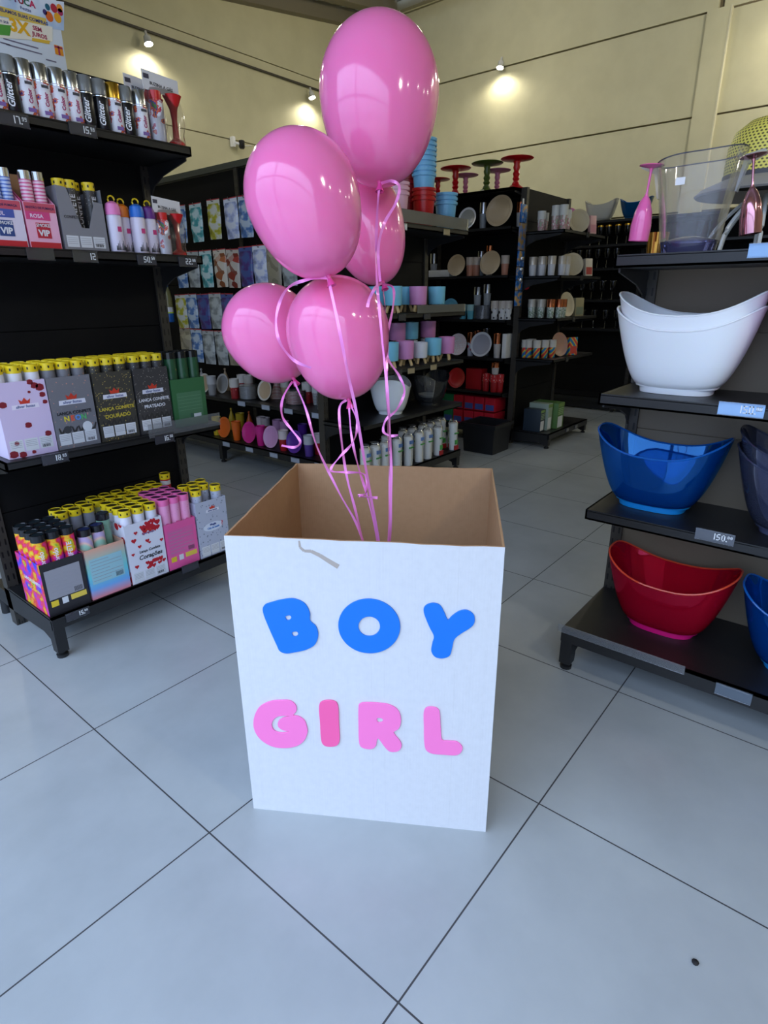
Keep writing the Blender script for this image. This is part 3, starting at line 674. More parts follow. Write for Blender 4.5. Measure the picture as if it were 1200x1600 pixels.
def hearts_print(o, w, h):
    RDH = M((190, 25, 40), .45); g = G()
    for k in range(26):
        a = random.random(); heart_shape(g, w*(-.1+.95*random.random()), h*(.78+.18*random.random()), .006+.008*random.random(), RDH, -.0006-.00002*k)
    for x, z, r in ((-.6, .72, .011), (-.35, .6, .008), (-.75, .5, .007), (.1, .66, .009), (-.45, .84, .008), (.85, .6, .008), (-.65, .28, .009), (.2, .62, .006)): heart_shape(g, w*x, h*z, r, RDH)
    for k in range(22): heart_shape(g, w*(-.1+random.random()*.95), h*(.2+.1*random.random()), .005+.006*random.random(), RDH, -.0006-.00002*k)
    g.ob('printed_pattern', o); crown_logo(o, w*.2, h*.80, .75)
    text('Lança Confete', .0155, INK, o, w*.15, h*.505, -.0009, bold=.0003, shear=.15); text('Corações', .026, INK, o, w*.15, h*.405, -.0009, bold=.0006, shear=.2); spec_labels(o, w, h, z0=.006, hh=.04)
carton('white carton printed with red hearts on the bottom deck', .424, .586, yD, Z4, .252, .2, M((226, 226, 236), .4), HEART, prints=hearts_print)
carton('hot pink confetti carton in the middle of the bottom deck', .590, .738, yD, Z4, .204, .2, M((232, 95, 160), .4), M((228, 90, 155), .45), prints=info_print(M((220, 100, 160), .5), .3, .85))
def blue_print(o, w, h):
    crown_logo(o, .005, h*.82, .65); text('Magia', .014, M((70, 90, 150), .4), o, 0, h*.56, -.0008, bold=.0004)
    G().prism([(.05*math.cos(k*pi/9), h*.52+.02*math.sin(k*pi/9)) for k in range(18)], -.0005, 0, M((215, 222, 235), .4)).ob('cloud_print', o)
    text('Chá de bebê', .012, M((70, 130, 200), .4), o, 0, h*.5, -.0010, bold=.0003); text('?', .03, M((200, 60, 80), .4), o, w*.6, h*.53, -.0012, bold=.0005); spec_labels(o, w, h, z0=.006, hh=.045)
BLSP = pattern('blue_speckle', 'spots', [(0, (110, 120, 140)), (.2, (172, 178, 196)), (.24, (180, 186, 204))], 70, .4)
carton('grey blue speckled carton at the aisle end of the bottom deck', .744, .902, yD, Z4, .256, .2, BLSP, BLSP, prints=blue_print)
HT = tube(HEART); PT = tube(pattern('pink_tube', 'spots', [(0, (230, 90, 160)), (.12, (240, 170, 205)), (.2, (240, 160, 200))], 60, .35), M((235, 110, 170), .35), M((60, 30, 60), .4), ring=False, word='confete', wordm=M((225, 70, 140), .4))
for nm, b, x0, x1, cnt, gg in (('hearts', HT, .424, .586, 4, 'tubes in the hearts carton'), ('pink', PT, .590, .738, 4, 'tubes in the pink carton')):
    for r in range(cnt):
        for k in range(3):
            put('tb'+nm, b, ('yellow capped heart tube, %s row %s along, in the hearts carton' if nm == 'hearts' else 'pink capped tube, %s row %s along, in the hot pink carton') % (['front', 'second', 'third', 'rear'][r], ORD[k]),
                'confetti tube', (x0+.0275+k*(x1-x0-.055)/2, yD+.029+r*.0475, Z4+.0035), random.uniform(-.6, .6) if nm == 'hearts' else 0, gg)
for k, (x, y) in enumerate(((.774, .03), (.874, .03), (.80, .078), (.85, .085), (.775, .125), (.825, .13), (.874, .14))):
    put('tbl', tube(BLSP), 'yellow capped blue speckled tube in the grey blue carton, %s counted from the front' % ORD[k], 'confetti tube', (x, yD+y, Z4+.0035), .4*k, 'tubes in the grey blue carton')
# looser rows behind the hearts and pink cartons
for k in range(3):
    for r in range(2):
        put('tby', tube(M((200, 195, 120), .4)), 'spare yellow capped tube behind the hearts carton, %s row %s along' % (['nearer', 'farther'][r], ORD[k]), 'confetti tube', (.452+k*.053, yD+.245+r*.05, Z4), .3*k, 'spare tubes behind the hearts carton')
        put('tby', tube(M((200, 195, 120), .4)), 'spare yellow capped tube behind the pink carton, %s row %s along' % (['nearer', 'farther'][r], ORD[k]), 'confetti tube', (.62+k*.05, yD+.245+r*.05, Z4), .3*k, 'spare tubes behind the pink carton')
put('tbr', tube(pattern('red_white_tube', 'bands', [(0, (190, 30, 40)), (.7, (225, 225, 225))], 6, .4), h=.33), 'tall red tube with yellow cap standing by the rear upright of the deck', 'confetti tube', (.795, yD+.30, Z4))
# price tags of this unit
def ltag(lb, x, y, price, **k):
    yy = k.pop('at', LYS); p = AY(x, y, yy-.002); price_tag(lb, (p.x, yy-.0015, p.z), 0, price, **k)
ltag('dark price tag reading 17.99 below the silver spray cans', 20, 187, '17.99', wd=.09); ltag('dark price tag reading 15.99 below the black spray cans', 129, 203, '15.99', wd=.09)
BLANK = clear('blank_tag', (200, 200, 195), .6, .5, (120, 118, 112), .1)
ltag('blank grey tag below the pink smoke stick carton', 63, 397, None, bg=BLANK); ltag('grey tag with small number below the cut front carton', 133, 401, '12', bg=BLANK)
ltag('dark price tag reading 50.50 below the blue capped party can', 229, 406, '50.50', wd=.075); ltag('dark price tag reading 22.00 below the horn pack on the second shelf', 293, 409, '22.00', wd=.08)
ltag('dark price tag reading 18.99 below the lilac petal carton', 86, 716, '18.99', wd=.09); ltag('dark price tag reading 16.00 below the white lettered confetti carton', 257, 685, '16.00', wd=.085)
ltag('dark price tag reading 15.00 on the bottom deck below the black carton', 121, 959, '15.00', wd=.085, at=LYF, h=.03); ltag('dark tag with white slip on the bottom deck below the pink carton', 297, 886, None, wd=.08, at=LYF, h=.034)

# ================================================================== CARDBOARD BOX AND BALLOONS
BXA, BXB = Vector((.118, .573)), Vector((.436, .064))
bang = math.atan2(BXB.y-BXA.y, BXB.x-BXA.x); BW = .60; BD = .592; BH = .772
box = tag(E('cardboard_box', (BXA.x, BXA.y, 0), bang), 'large open white cardboard box with BOY and GIRL lettering on the floor', 'box')
def card(name, base, lines):
    m, nt, b = nodes(name); tc = N(nt, 'ShaderNodeTexCoord'); sp = N(nt, 'ShaderNodeSeparateXYZ'); nt.links.new(tc.outputs['Object'], sp.inputs[0])
    h = None
    for x in lines:
        d = math_(nt, 'LESS_THAN', math_(nt, 'ABSOLUTE', math_(nt, 'SUBTRACT', sp.outputs[0], x)), .0016); h = d if h is None else math_(nt, 'MAXIMUM', h, d)
    n = N(nt, 'ShaderNodeTexNoise', i_Scale=60.0, i_Detail=4.0); nt.links.new(tc.outputs['Object'], n.inputs['Vector'])
    wv = N(nt, 'ShaderNodeTexWave', bands_direction='X', i_Scale=45.0, i_Distortion=.3); nt.links.new(tc.outputs['Object'], wv.inputs['Vector'])
    hh = math_(nt, 'ADD', math_(nt, 'MULTIPLY', wv.outputs['Fac'], .12), math_(nt, 'MULTIPLY', n.outputs[0], .1))
    if h is not None: hh = math_(nt, 'SUBTRACT', hh, math_(nt, 'MULTIPLY', h, .8))
    bp = N(nt, 'ShaderNodeBump', i_Strength=.5, i_Distance=.0018); nt.links.new(hh, bp.inputs['Height']); nt.links.new(bp.outputs[0], b.inputs['Normal'])
    nt.links.new(ramp(nt, n.outputs[0], [(.3, base), (.7, tuple(min(255, c+5) for c in base))]), b.inputs['Base Color']); b.inputs['Roughness'].default_value = .6; return m
CW = card('white_card', (204, 204, 206), (.03, .115, .185, .32, .35, .51, .575)); CK = card('kraft_card', (176, 138, 100), (.02, .3, .42, .57))
def side(name, ax, pos, lo, hi, sgn):
    t = .005; g = G(); n = 14
    def P(u, w_, z): return (u, pos+w_, z) if ax == 'x' else (pos+w_, u, z)
    iw, ik = g.mi(CW), g.mi(CK)
    rnd = random.Random(len(name)+(pos > .1))
    tops = [BH + (rnd.uniform(-.0015, .0015)) for _ in range(n+1)]
    us = [lo+(hi-lo)*k/n for k in range(n+1)]
    vo = [[g.v(P(u, 0, z if z == 0 else tops[k])) for k, u in enumerate(us)] for z in (0, 1)]
    vi = [[g.v(P(u, -sgn*t, z if z == 0 else tops[k])) for k, u in enumerate(us)] for z in (0, 1)]
    for k in range(n):
        g.f([vo[0][k], vo[0][k+1], vo[1][k+1], vo[1][k]], iw); g.f([vi[0][k], vi[1][k], vi[1][k+1], vi[0][k+1]], ik)
        g.f([vo[1][k], vo[1][k+1], vi[1][k+1], vi[1][k]], ik); g.f([vo[0][k], vi[0][k], vi[0][k+1], vo[0][k+1]], ik)
    for k in (0, n): g.f([vo[0][k], vo[1][k], vi[1][k], vi[0][k]], ik)
    return g.ob(name, box)
side('front_panel', 'x', 0.0, 0, BW, -1); side('rear_panel', 'x', BD, 0, BW, 1)
side('side_panel', 'y', 0.0, .005, BD-.005, -1); side('side_panel', 'y', BW, .005, BD-.005, 1)
G().box((.005, .005, .003), (BW-.005, BD-.005, .008), CK).ob('base_flap', box)
bu = Vector((math.cos(bang), math.sin(bang), 0)); bn = Vector((math.sin(bang), -math.cos(bang), 0)); bo = Vector((BXA.x, BXA.y, 0))
def onbox(x, y):
    d = ray(x, y); t = (bo-CAM).dot(bn)/d.dot(bn); p = CAM+d*t; return ((p-bo).dot(bu), p.z)
cb = crop(340, 700, .4)
def letter(ch, loops, m, lb):
    c = bpy.data.curves.new('l', 'CURVE'); c.dimensions = '2D'; c.fill_mode = 'BOTH'; c.extrude = .0012; c.bevel_depth = .0006; c.bevel_resolution = 1
    for lp in loops:
        pts = smoothloop([Vector((*onbox(*cb(*p)), 0)) for p in lp])
        s = c.splines.new('POLY'); s.points.add(len(pts)-1); s.use_cyclic_u = True
        for q, p in zip(s.points, pts): q.co = (p.x, p.y, 0, 1)
    o = bpy.data.objects.new('l', c); COL.objects.link(o); dg = bpy.context.evaluated_depsgraph_get()
    me = bpy.data.meshes.new_from_object(o.evaluated_get(dg)); bpy.data.objects.remove(o)
    me.transform(Matrix.Translation((0, -.0019, 0)) @ Matrix.Rotation(pi/2, 4, 'X')); me.materials.clear(); me.materials.append(m)
    o = bpy.data.objects.new('letter', me); COL.objects.link(o); o.parent = box; o['label'] = lb
def ell(cx, cy, rx, ry, a=0, n=14): return [(cx+rx*math.cos(t)*math.cos(a)-ry*math.sin(t)*math.sin(a), cy+rx*math.cos(t)*math.sin(a)+ry*math.sin(t)*math.cos(a)) for t in [k*2*pi/n for k in range(n)]]
BLU = M((0, 112, 214), .45); PNK = M((248, 122, 190), .45); PNK2 = M((244, 94, 158), .45)
letter('B', [[(180,640),(185,612),(215,600),(255,590),(300,587),(340,605),(360,640),(362,672),(385,695),(393,730),(380,765),(345,785),(300,795),(270,799),(245,790),(232,765),(205,705)],
             [(265,656),(275,651),(285,651),(290,659),(284,669),(271,670)], [(291,719),(300,714),(311,714),(317,722),(310,733),(297,733)]], BLU, 'blue foam letter B')
letter('O', [ell(593, 693, 120, 105, .12), ell(593, 694, 43, 39)], BLU, 'blue foam letter O')
letter('Y', [[(807,640),(812,615),(840,604),(868,612),(885,640),(899,669),(915,655),(945,635),(975,632),(1000,650),(1002,680),(985,700),(950,722),(924,745),(915,780),(905,808),(878,818),(850,812),(836,790),(840,760),(846,732),(828,695)]], BLU, 'blue foam letter Y')
letter('G', [[(250,983),(285,985),(306,1003),(308,1025),(296,1041),(318,1046),(340,1062),(350,1090),(351,1110),(338,1140),(310,1160),(265,1168),(215,1162),(170,1135),(145,1095),(145,1050),(165,1010),(205,988)],
             [(285,1044),(245,1043),(222,1055),(212,1078),(222,1100),(250,1110),(282,1104),(256,1098),(239,1085),(239,1066),(256,1052)]], PNK, 'pink foam letter G')
letter('I', [[(398,1015),(405,990),(435,983),(463,990),(472,1015),(474,1070),(477,1130),(470,1155),(445,1163),(418,1158),(406,1135),(402,1070)]], PNK2, 'deeper pink foam letter I')
letter('R', [[(552,1010),(558,996),(575,992),(620,993),(670,1000),(705,1022),(716,1060),(708,1092),(688,1108),(713,1143),(718,1163),(705,1180),(675,1182),(655,1165),(630,1132),(622,1140),(618,1160),(600,1172),(570,1168),(555,1150),(552,1080)],
             [(622,1054),(632,1050),(643,1053),(648,1061),(640,1069),(626,1068)]], PNK, 'pink foam letter R')
letter('L', [[(806,1035),(815,1013),(840,1009),(862,1018),(868,1040),(871,1090),(876,1136),(900,1141),(935,1145),(955,1165),(950,1185),(930,1196),(885,1194),(840,1190),(815,1175),(808,1140),(807,1085)]], PNK, 'pink foam letter L')
g = G(); pts = [Vector((*onbox(*cb(*p)), 0)) for p in ((318, 362), (322, 388), (338, 402), (365, 403), (400, 420), (435, 442), (472, 464))]
for k in range(len(pts)-1):
    a, b = pts[k], pts[k+1]; d = (b-a).normalized(); nn = Vector((-d.y, d.x, 0)); w0, w1 = .002+.0006*k, .002+.0006*(k+1)
    g.prism([(a.x+nn.x*w0, a.y+nn.y*w0), (a.x-nn.x*w0, a.y-nn.y*w0), (b.x-nn.x*w1, b.y-nn.y*w1), (b.x+nn.x*w1, b.y+nn.y*w1)], -.0004, .0004, M((172, 160, 150), .8))
g.ob('torn_scar', box, 'beige torn scar in the white paper')

def balloon_mat():
    m, nt, b = nodes('pink_latex')
    b.inputs['Base Color'].default_value = (*lin((244, 124, 180)), 1); b.inputs['Roughness'].default_value = .12
    b.inputs['Subsurface Weight'].default_value = .5; b.inputs['Subsurface Radius'].default_value = (.06, .03, .05); b.inputs['Subsurface Scale'].default_value = .5
    b.inputs['Coat Weight'].default_value = .25; b.inputs['Coat Roughness'].default_value = .05; return m
LATEX = balloon_mat(); LATEX2 = M((225, 70, 150), .3)
RIB = M((255, 150, 225), .2, .1)
def ribbon(parent, pts, wd=.0062, tw=1.2, ph=0.0):
    P = smoothpath(pts, 7); g = G(); A = []; inv = parent.matrix_world.inverted() if False else Matrix.Translation(-parent.location)
    n = len(P)
    for k, p in enumerate(P):
        t = (P[min(k+1, n-1)]-P[max(k-1, 0)]).normalized(); v = (CAM-p).normalized(); s = t.cross(v).normalized(); q = t.cross(s)
        an = ph + tw*math.sin(k*.35+ph); sd = s*math.cos(an)+q*math.sin(an); A.append((inv @ (p-sd*wd/2), inv @ (p+sd*wd/2)))
    rows = [[a, b, b+Vector((.0003, .0002, .0003)), a+Vector((.0003, .0002, .0003))] for a, b in A]
    g.grid(rows, RIB, True, True, True); g.ob('ribbon', parent)
def balloon(lb, tp, kn, wpx, dk, dt, flat=1.0):
    """top pixel, knot pixel, width in pixels, depth of knot and top"""
    K, T = PD(*kn, dk), PD(*tp, dt); ax = (T-K); L = ax.length; ax.normalize()
    R = wpx/2*((dk+dt)/2)/FPX
    o = tag(E('balloon', K), lb, 'balloon', 'pink balloons over the box')
    rot = Vector((0, 0, 1)).rotation_difference(ax).to_matrix().to_4x4()
    prof = []
    for k in range(33):
        t = k/32; th = pi*(1-t)         # from knot (th=pi) to crown (0)
        z = L*(.56+.44*math.cos(th)) if th < pi/2 else L*(.56*(1+math.cos(th)))
        if th < pi/2: r = R*math.sin(th)
        else:
            u = (pi-th)/(pi/2); r = R*(math.sin(u*pi/2)**.85)*(.91+.09*u)
        prof.append((max(r, .004), z))
    prof[-1] = (1e-5, L)
    G(rot).lathe(prof, LATEX, 48).ob('skin', o)
    G(rot).lathe([(.0045, .004), (.006, 0), (.0042, -.004), (.0042, -.008), (.009, -.02), (.0095, -.022), (.006, -.018)], LATEX2, 14).ob('knot', o, 'darker twisted rubber knot')
    return o, K
D1, D2, D3, D4, D5 = 1.30, 1.19, 1.50, 1.53, 1.36
b1, k1 = balloon('highest pink balloon, largest and upright', (592, 36), (593, 284), 187, D1, D1)
b3, k3 = balloon('pink balloon half hidden behind the two largest ones', (545, 268), (598, 440), 122, D3, D3+.02)
b2, k2 = balloon('big pink balloon in front tilted toward the party bags', (440, 210), (513, 430), 178, D2, D2-.03)
b4, k4 = balloon('smallest looking pink balloon, lowest toward the confetti shelf', (386, 455), (458, 590), 140, D4, D4)
b5, k5 = balloon('pink balloon hanging lowest directly over the box', (514, 434), (545, 623), 160, D5, D5-.02)
def rp(*a): return [PD(x, y, d) for x, y, d in a]
ribbon(b1, rp((593, 286, D1), (589, 340, 1.27), (588, 420, 1.25), (596, 520, 1.25), (606, 620, 1.27), (611, 720, 1.33), (611, 790, 1.4), (608, 870, 1.5), (600, 980, 1.6)), tw=.9)
ribbon(b1, rp((594, 287, D1), (612, 283, 1.26), (624, 292, 1.26), (618, 318, 1.26), (600, 350, 1.26), (591, 390, 1.25), (594, 440, 1.25)), tw=.6)
ribbon(b2, rp((513, 436, D2), (527, 500, 1.17), (545, 590, 1.16), (556, 640, 1.2), (566, 700, 1.28), (580, 780, 1.38), (595, 870, 1.5), (600, 980, 1.6)), tw=.5)
ribbon(b2, rp((512, 434, D2), (480, 437, 1.19), (448, 452, 1.19), (432, 492, 1.19), (436, 532, 1.19), (458, 562, 1.19), (486, 575, 1.195)), tw=.9)
ribbon(b3, rp((598, 446, D3), (605, 520, 1.4), (604, 600, 1.38), (607, 700, 1.4), (609, 800, 1.46), (604, 900, 1.55), (600, 980, 1.6)), tw=1.2, ph=.8)
ribbon(b3, rp((598, 444, D3), (614, 450, 1.4), (614, 480, 1.38), (604, 530, 1.36), (606, 560, 1.36), (624, 588, 1.36), (632, 612, 1.36), (620, 640, 1.36), (603, 656, 1.36), (599, 674, 1.37), (610, 681, 1.37), (622, 680, 1.37)), tw=.9)
ribbon(b3, rp((598, 442, D3), (588, 448, 1.24), (578, 465, 1.23), (574, 480, 1.23)), tw=.4)
ribbon(b4, rp((459, 595, D4), (478, 640, 1.42), (496, 700, 1.42), (530, 770, 1.45), (566, 842, 1.5), (600, 980, 1.6)), tw=1.0)
ribbon(b4, rp((457, 596, D4), (442, 622, 1.41), (441, 650, 1.4), (456, 672, 1.4), (469, 690, 1.4), (460, 699, 1.4), (440, 696, 1.4)), tw=.9)
ribbon(b5, rp((545, 629, D5), (549, 680, 1.33), (560, 730, 1.35), (575, 780, 1.4), (592, 860, 1.5), (600, 980, 1.6)), tw=1.1)
ribbon(b5, rp((541, 625, D5), (530, 640, 1.38), (535, 700, 1.38), (543, 750, 1.4), (556, 800, 1.44), (575, 880, 1.5), (600, 980, 1.6)), tw=.8)
ribbon(b5, rp((546, 629, D5), (558, 660, 1.33), (552, 690, 1.33), (530, 715, 1.33), (517, 735, 1.34), (540, 738, 1.34), (570, 742, 1.36), (572, 770, 1.37), (560, 775, 1.37), (590, 778, 1.38)), tw=1.2)
wt = PD(600, 980, 1.6)
tag(G().lathe([(.03, 0), (.034, .004), (.034, .03), (.006, .05), (.003, .06)], M((225, 100, 170), .3), 20, cap0=True, cap1=True).ob('balloon_weight', loc=(wt.x, wt.y, .009)), 'pink balloon weight hidden at the bottom of the box', 'balloon weight')

# ================================================================== BOWL AND BUCKET UNIT (faces the shop front)
RZ = -pi/2
RX, RY = 1.20, .215
R2, R3, R1, R4 = .965, .578, 1.365, .166
gondola('black shelving unit stacked with oval plastic bowls beside the cardboard box', RX, RY, RZ, 1.0, .40, 1.36, [(.577, .10, .035), (.964, .10, .035), (1.364, .10, .035)], .165, pm=PANELR)
top = tag(G().box((0, 0, -.03), (1.0, .42, 0), BLACK).ob('top_board', loc=(1.655, RY, 1.364)), 'black top board of the shelving behind the clear bucket', 'shelf'); top.rotation_euler = (0, 0, RZ)
def bowl(body, rimm, basem, a1=.203, b1=.128, a0=.108, b0=.078, hend=.255, hmid=.188, t=.003, ears=True):
    def f():
        o = E('bowl'); n = 48; rows = []
        def ring(u, off):
            r = []
            for k in range(n):
                th = 2*pi*k/n; c, s_ = math.cos(th), math.sin(th)
                H = hmid+(hend-hmid)*abs(c)**1.7; e = u**.55
                aa, bb = a0+(a1-a0)*e-off, b0+(b1-b0)*e-off
                pw = .70
                r.append((aa*math.copysign(abs(c)**pw, c), bb*math.copysign(abs(s_)**pw, s_), .018+(H-.018)*u))
            return r
        us = [0, .04, .1, .2, .32, .45, .6, .75, .88, 1]
        rows = [ring(u, 0) for u in us]+[ring(u, t) for u in reversed(us)]
        G().grid(rows, body).ob('bowl_body', o)
        g = G(); foot = [[(x*k, y*k, z) for x, y, _ in ring(0, 0)] for k, z in ((.97, 0), (1.0, .018), (.97, .0181), (.94, .0))]
        g.grid(foot, basem); g.grid([[(x*k, y*k, z) for x, y, _ in ring(.1, t+.004)] for k, z in ((.93, .0185), (.99, .044), (.96, .05), (.5, .045), (.01, .045))], basem, cap0=True).ob('base', o)
        g = G(); R_ = ring(1, t/2); pts = [Vector(p) for p in R_]; rr = []
        for k, p in enumerate(pts):
            tt = (pts[(k+1) % n]-pts[k-1]).normalized(); a = tt.cross(Vector((0, 0, 1))).normalized(); b = tt.cross(a)
            rr.append([p+(a*math.cos(q*pi/3)+b*math.sin(q*pi/3))*.0032 for q in range(6)])
        rr.append(rr[0]); g.grid(rr, rimm); g.ob('rim', o)
        return o
    return f
WPL = M((250, 250, 252), .22, Subsurface_Weight=.1); PPL = M((242, 150, 195), .25)
BLB = clear('blue_plastic', (196, 230, 255), 1.0, .24, (0, 120, 255), ior=2.1, grgb=(110, 190, 255)); BLR = clear('blue_rim', (60, 150, 240), .7, .6, (40, 140, 250)); BLS = clear('blue_base', (120, 205, 250), .95, .92, (30, 165, 255))
REB = clear('red_plastic', (255, 196, 204), 1.0, .40, (255, 20, 62), ior=2.0, grgb=(255, 90, 130)); RER = clear('red_rim', (255, 120, 90), .7, .9, (255, 90, 60)); RES = clear('red_base', (255, 120, 170), .8, .95, (255, 30, 140))
CLB = clear('smoke_plastic', (232, 236, 246), .96, .12, (150, 160, 205)); CLS = clear('smoke_base', (200, 208, 240), .8, .3, (150, 160, 210))
wb = bowl(WPL, WPL, WPL); bcx = 1.468
put('wb', wb, 'outer white oval bowl holding a second white bowl on the middle shelf', 'bowl', (bcx, .033, R2), RZ)
put('wb', wb, 'inner white oval bowl nested in the other white bowl', 'bowl', (bcx, .031, R2+.042), RZ)
put('pb', bowl(PPL, PPL, PPL), 'pink oval bowl just past the stacked white bowls', 'bowl', (bcx, -.392, R2), RZ)
put('pb', bowl(PPL, PPL, PPL), 'upper pink oval bowl nested in the other pink bowl past the white ones', 'bowl', (bcx, -.392, R2+.042), RZ)
put('bb', bowl(BLB, BLR, BLS), 'transparent blue oval bowl on the shelf under the white bowls', 'bowl', (1.478, .052, R3), RZ)
cbw = bowl(CLB, CLB, CLS)
put('cb', cbw, 'outer clear oval bowl beside the blue bowl, with one nested inside', 'bowl', (1.468, -.372, R3), RZ)
put('cb', cbw, 'inner clear oval bowl nested beside the blue bowl', 'bowl', (1.468, -.371, R3+.046), RZ)
put('rb', bowl(REB, RER, RES), 'transparent neon red oval bowl on the bottom deck', 'bowl', (1.437, -.05, R4), RZ)
put('bb', None, 'transparent blue oval bowl cut by the frame beside the red bowl', 'bowl', (1.42, -.467, R4), RZ)
st = FL(1053, 978, .19); tag(G().box((-.009, -.006, 0), (.009, .006, .0008), LBL).ob('price_sticker', loc=(1.405, -.07, R4+.048)), 'tiny white sticker on the base of the red bowl', 'sticker')
# clear bucket with arms, the two flutes hung on it
def bucket():
    o = E('ice_bucket'); n = 44
    def ring(a, b, z, tilt=0): return [(a*math.copysign(abs(math.cos(t))**.8, math.cos(t)), b*math.copysign(abs(math.sin(t))**.8, math.sin(t)), z+tilt*a*math.cos(t)*abs(math.cos(t))) for t in [2*pi*k/n for k in range(n)]]
    lv = [(.078, .062, .03), (.086, .069, .09), (.099, .08, .17), (.112, .09, .245)]
    G().grid([ring(a, b, z, .1*(z > .2)) for a, b, z in lv]+[ring(a-.003, b-.003, z, .1*(z > .2)) for a, b, z in reversed(lv)], clear('bucket_plastic', (253, 253, 254), .99, .06, (235, 238, 245), ior=1.35, gmul=.5)).ob('bucket_body', o)
    PUR = clear('violet_edge', (215, 215, 242), .95, .2, (140, 140, 205))
    G().grid([ring(.07, .056, 0), ring(.076, .061, .032), ring(.072, .057, .034), ring(.02, .016, .045), ring(.001, .001, .046)], PUR, cap0=True).ob('base', o)
    rr = [Vector(p) for p in ring(.1105, .0885, .2455, .1)]; G().sweep(rr+[rr[0]], .0018, clear('bucket_rim', (200, 202, 215), .8, .4, (150, 152, 170)), 6).ob('rim', o)
    for s in (-1, 1):
        g = G(); g.prism([(s*.110, .236), (s*.152, .244), (s*.158, .240), (s*.156, .234), (s*.118, .215), (s*.102, .15), (s*.098, .15)], -.013, .013, clear('arm_plastic', (252, 252, 254), .98, .4, (235, 238, 245), ior=1.3, gmul=.4)); g.ob('side_arm', o)
    return o
bkx, bky = 1.425, .052
put('bk', bucket, 'clear plastic ice bucket with side arms on the top shelf', 'bucket', (bkx, bky, R1), RZ)
lb_ = tag(G().box((-.012, -.001, -.009), (.012, 0, .009), WHITE).ob('paper_label', loc=AX(1063, 283, bkx-.0935)), 'small white paper label on the clear ice bucket', 'label'); lb_.rotation_euler = (0, 0, RZ)
def flute(m):
    def f():
        o = E('champagne_flute')
        G().lathe([(.036, 0), (.037, .002), (.03, .004), (.006, .009), (.0035, .02), (.0035, .075), (.006, .085)], m, 24, cap0=True).ob('stem', o)
        G().lathe([(.006, .085), (.016, .10), (.026, .13), (.031, .17), (.030, .215), (.029, .215), (.029, .17), (.024, .13), (.014, .104), (.001, .10)], m, 24).ob('glass_bowl', o)
        return o
    return f
def hung(lb, foot, mouth, m, key, X):
    a, b = AX(*foot, X), AX(*mouth, X+.0); ax = (b-a); L = ax.length; q = Vector((0, 0, 1)).rotation_difference(ax.normalized()).to_euler()
    put(key, flute(m), lb, 'champagne flute', a, rot=q, sc=L/.215)
hung('pink flute hung upside down from the arm of the clear ice bucket', (1019, 258), (997, 377), M((245, 110, 180), .12, Coat_Weight=.5), 'fp', 1.385)
hung('metallic rose flute hung upside down from the bucket arm by the hat', (1178, 243), (1172, 366), M((196, 140, 150), .12, .9), 'fr', 1.385)
tag(G().lathe([(.028, 0), (.032, .07), (.03, .07), (.026, .004), (.001, .004)], M((190, 140, 60), .12, .8), 20, cap0=True).ob('tumbler', loc=(1.53, .17, R1)), 'gold tumbler behind the hanging pink flute on the top shelf', 'glass')
# straw hat on a stand of white ribs
hatp = AX(1205, 262, 1.80); hz = hatp.z
hat = tag(E('hat', (hatp.x, hatp.y, hz)), 'yellow perforated party hat above the clear bucket', 'hat')
def dots_mat():
    m, nt, b = nodes('hat_weave'); tc = N(nt, 'ShaderNodeTexCoord'); sp = N(nt, 'ShaderNodeSeparateXYZ'); nt.links.new(tc.outputs['Object'], sp.inputs[0])
    row = math_(nt, 'DIVIDE', math_(nt, 'ADD', sp.outputs[2], 1.0), .0085); fl = math_(nt, 'FLOOR', row)
    u = math_(nt, 'ADD', math_(nt, 'MULTIPLY', math_(nt, 'ARCTAN2', sp.outputs[1], sp.outputs[0]), 64/(2*pi)), math_(nt, 'ADD', math_(nt, 'MULTIPLY', fl, .5), 500.0))
    du = math_(nt, 'SUBTRACT', math_(nt, 'FRACT', u), .5); dv = math_(nt, 'SUBTRACT', math_(nt, 'FRACT', row), .5)
    d = math_(nt, 'ADD', math_(nt, 'MULTIPLY', du, du), math_(nt, 'MULTIPLY', dv, dv))
    nt.links.new(ramp(nt, d, [(0, (95, 85, 40)), (.085, (240, 226, 105))], 'CONSTANT'), b.inputs['Base Color']); b.inputs['Roughness'].default_value = .5; return m
HATM = dots_mat()
G().lathe([(.128, -.02), (.130, 0), (.128, .06), (.115, .10), (.08, .128), (.04, .138), (1e-4, .14)], HATM, 40).ob('hat_crown', hat)
G().lathe([(.1285, -.045), (.1315, -.042), (.1315, -.018), (.1285, -.018)], M((70, 68, 70), .4), 40).ob('hat_band', hat, 'dark hat band')
G().lathe([(.129, -.045), (.20, -.075), (.205, -.07), (.19, -.055), (.13, -.03)], M((165, 160, 155), .5), 40).ob('brim', hat, 'grey brim')
stand = tag(E('rib_stand', (hatp.x, hatp.y, R1)), 'white curved rib stand under the yellow hat on the top board', 'stand')
for k in range(8):
    a = k*pi/4+.2; top_z = hz-R1-.078
    G().sweep(smoothpath([Vector((.15*math.cos(a), .15*math.sin(a), .004)), Vector((.13*math.cos(a), .13*math.sin(a), top_z*.45)), Vector((.07*math.cos(a), .07*math.sin(a), top_z*.85)), Vector((.03*math.cos(a), .03*math.sin(a), top_z))], 5), .006, M((225, 228, 225), .4)).ob('rib', stand)
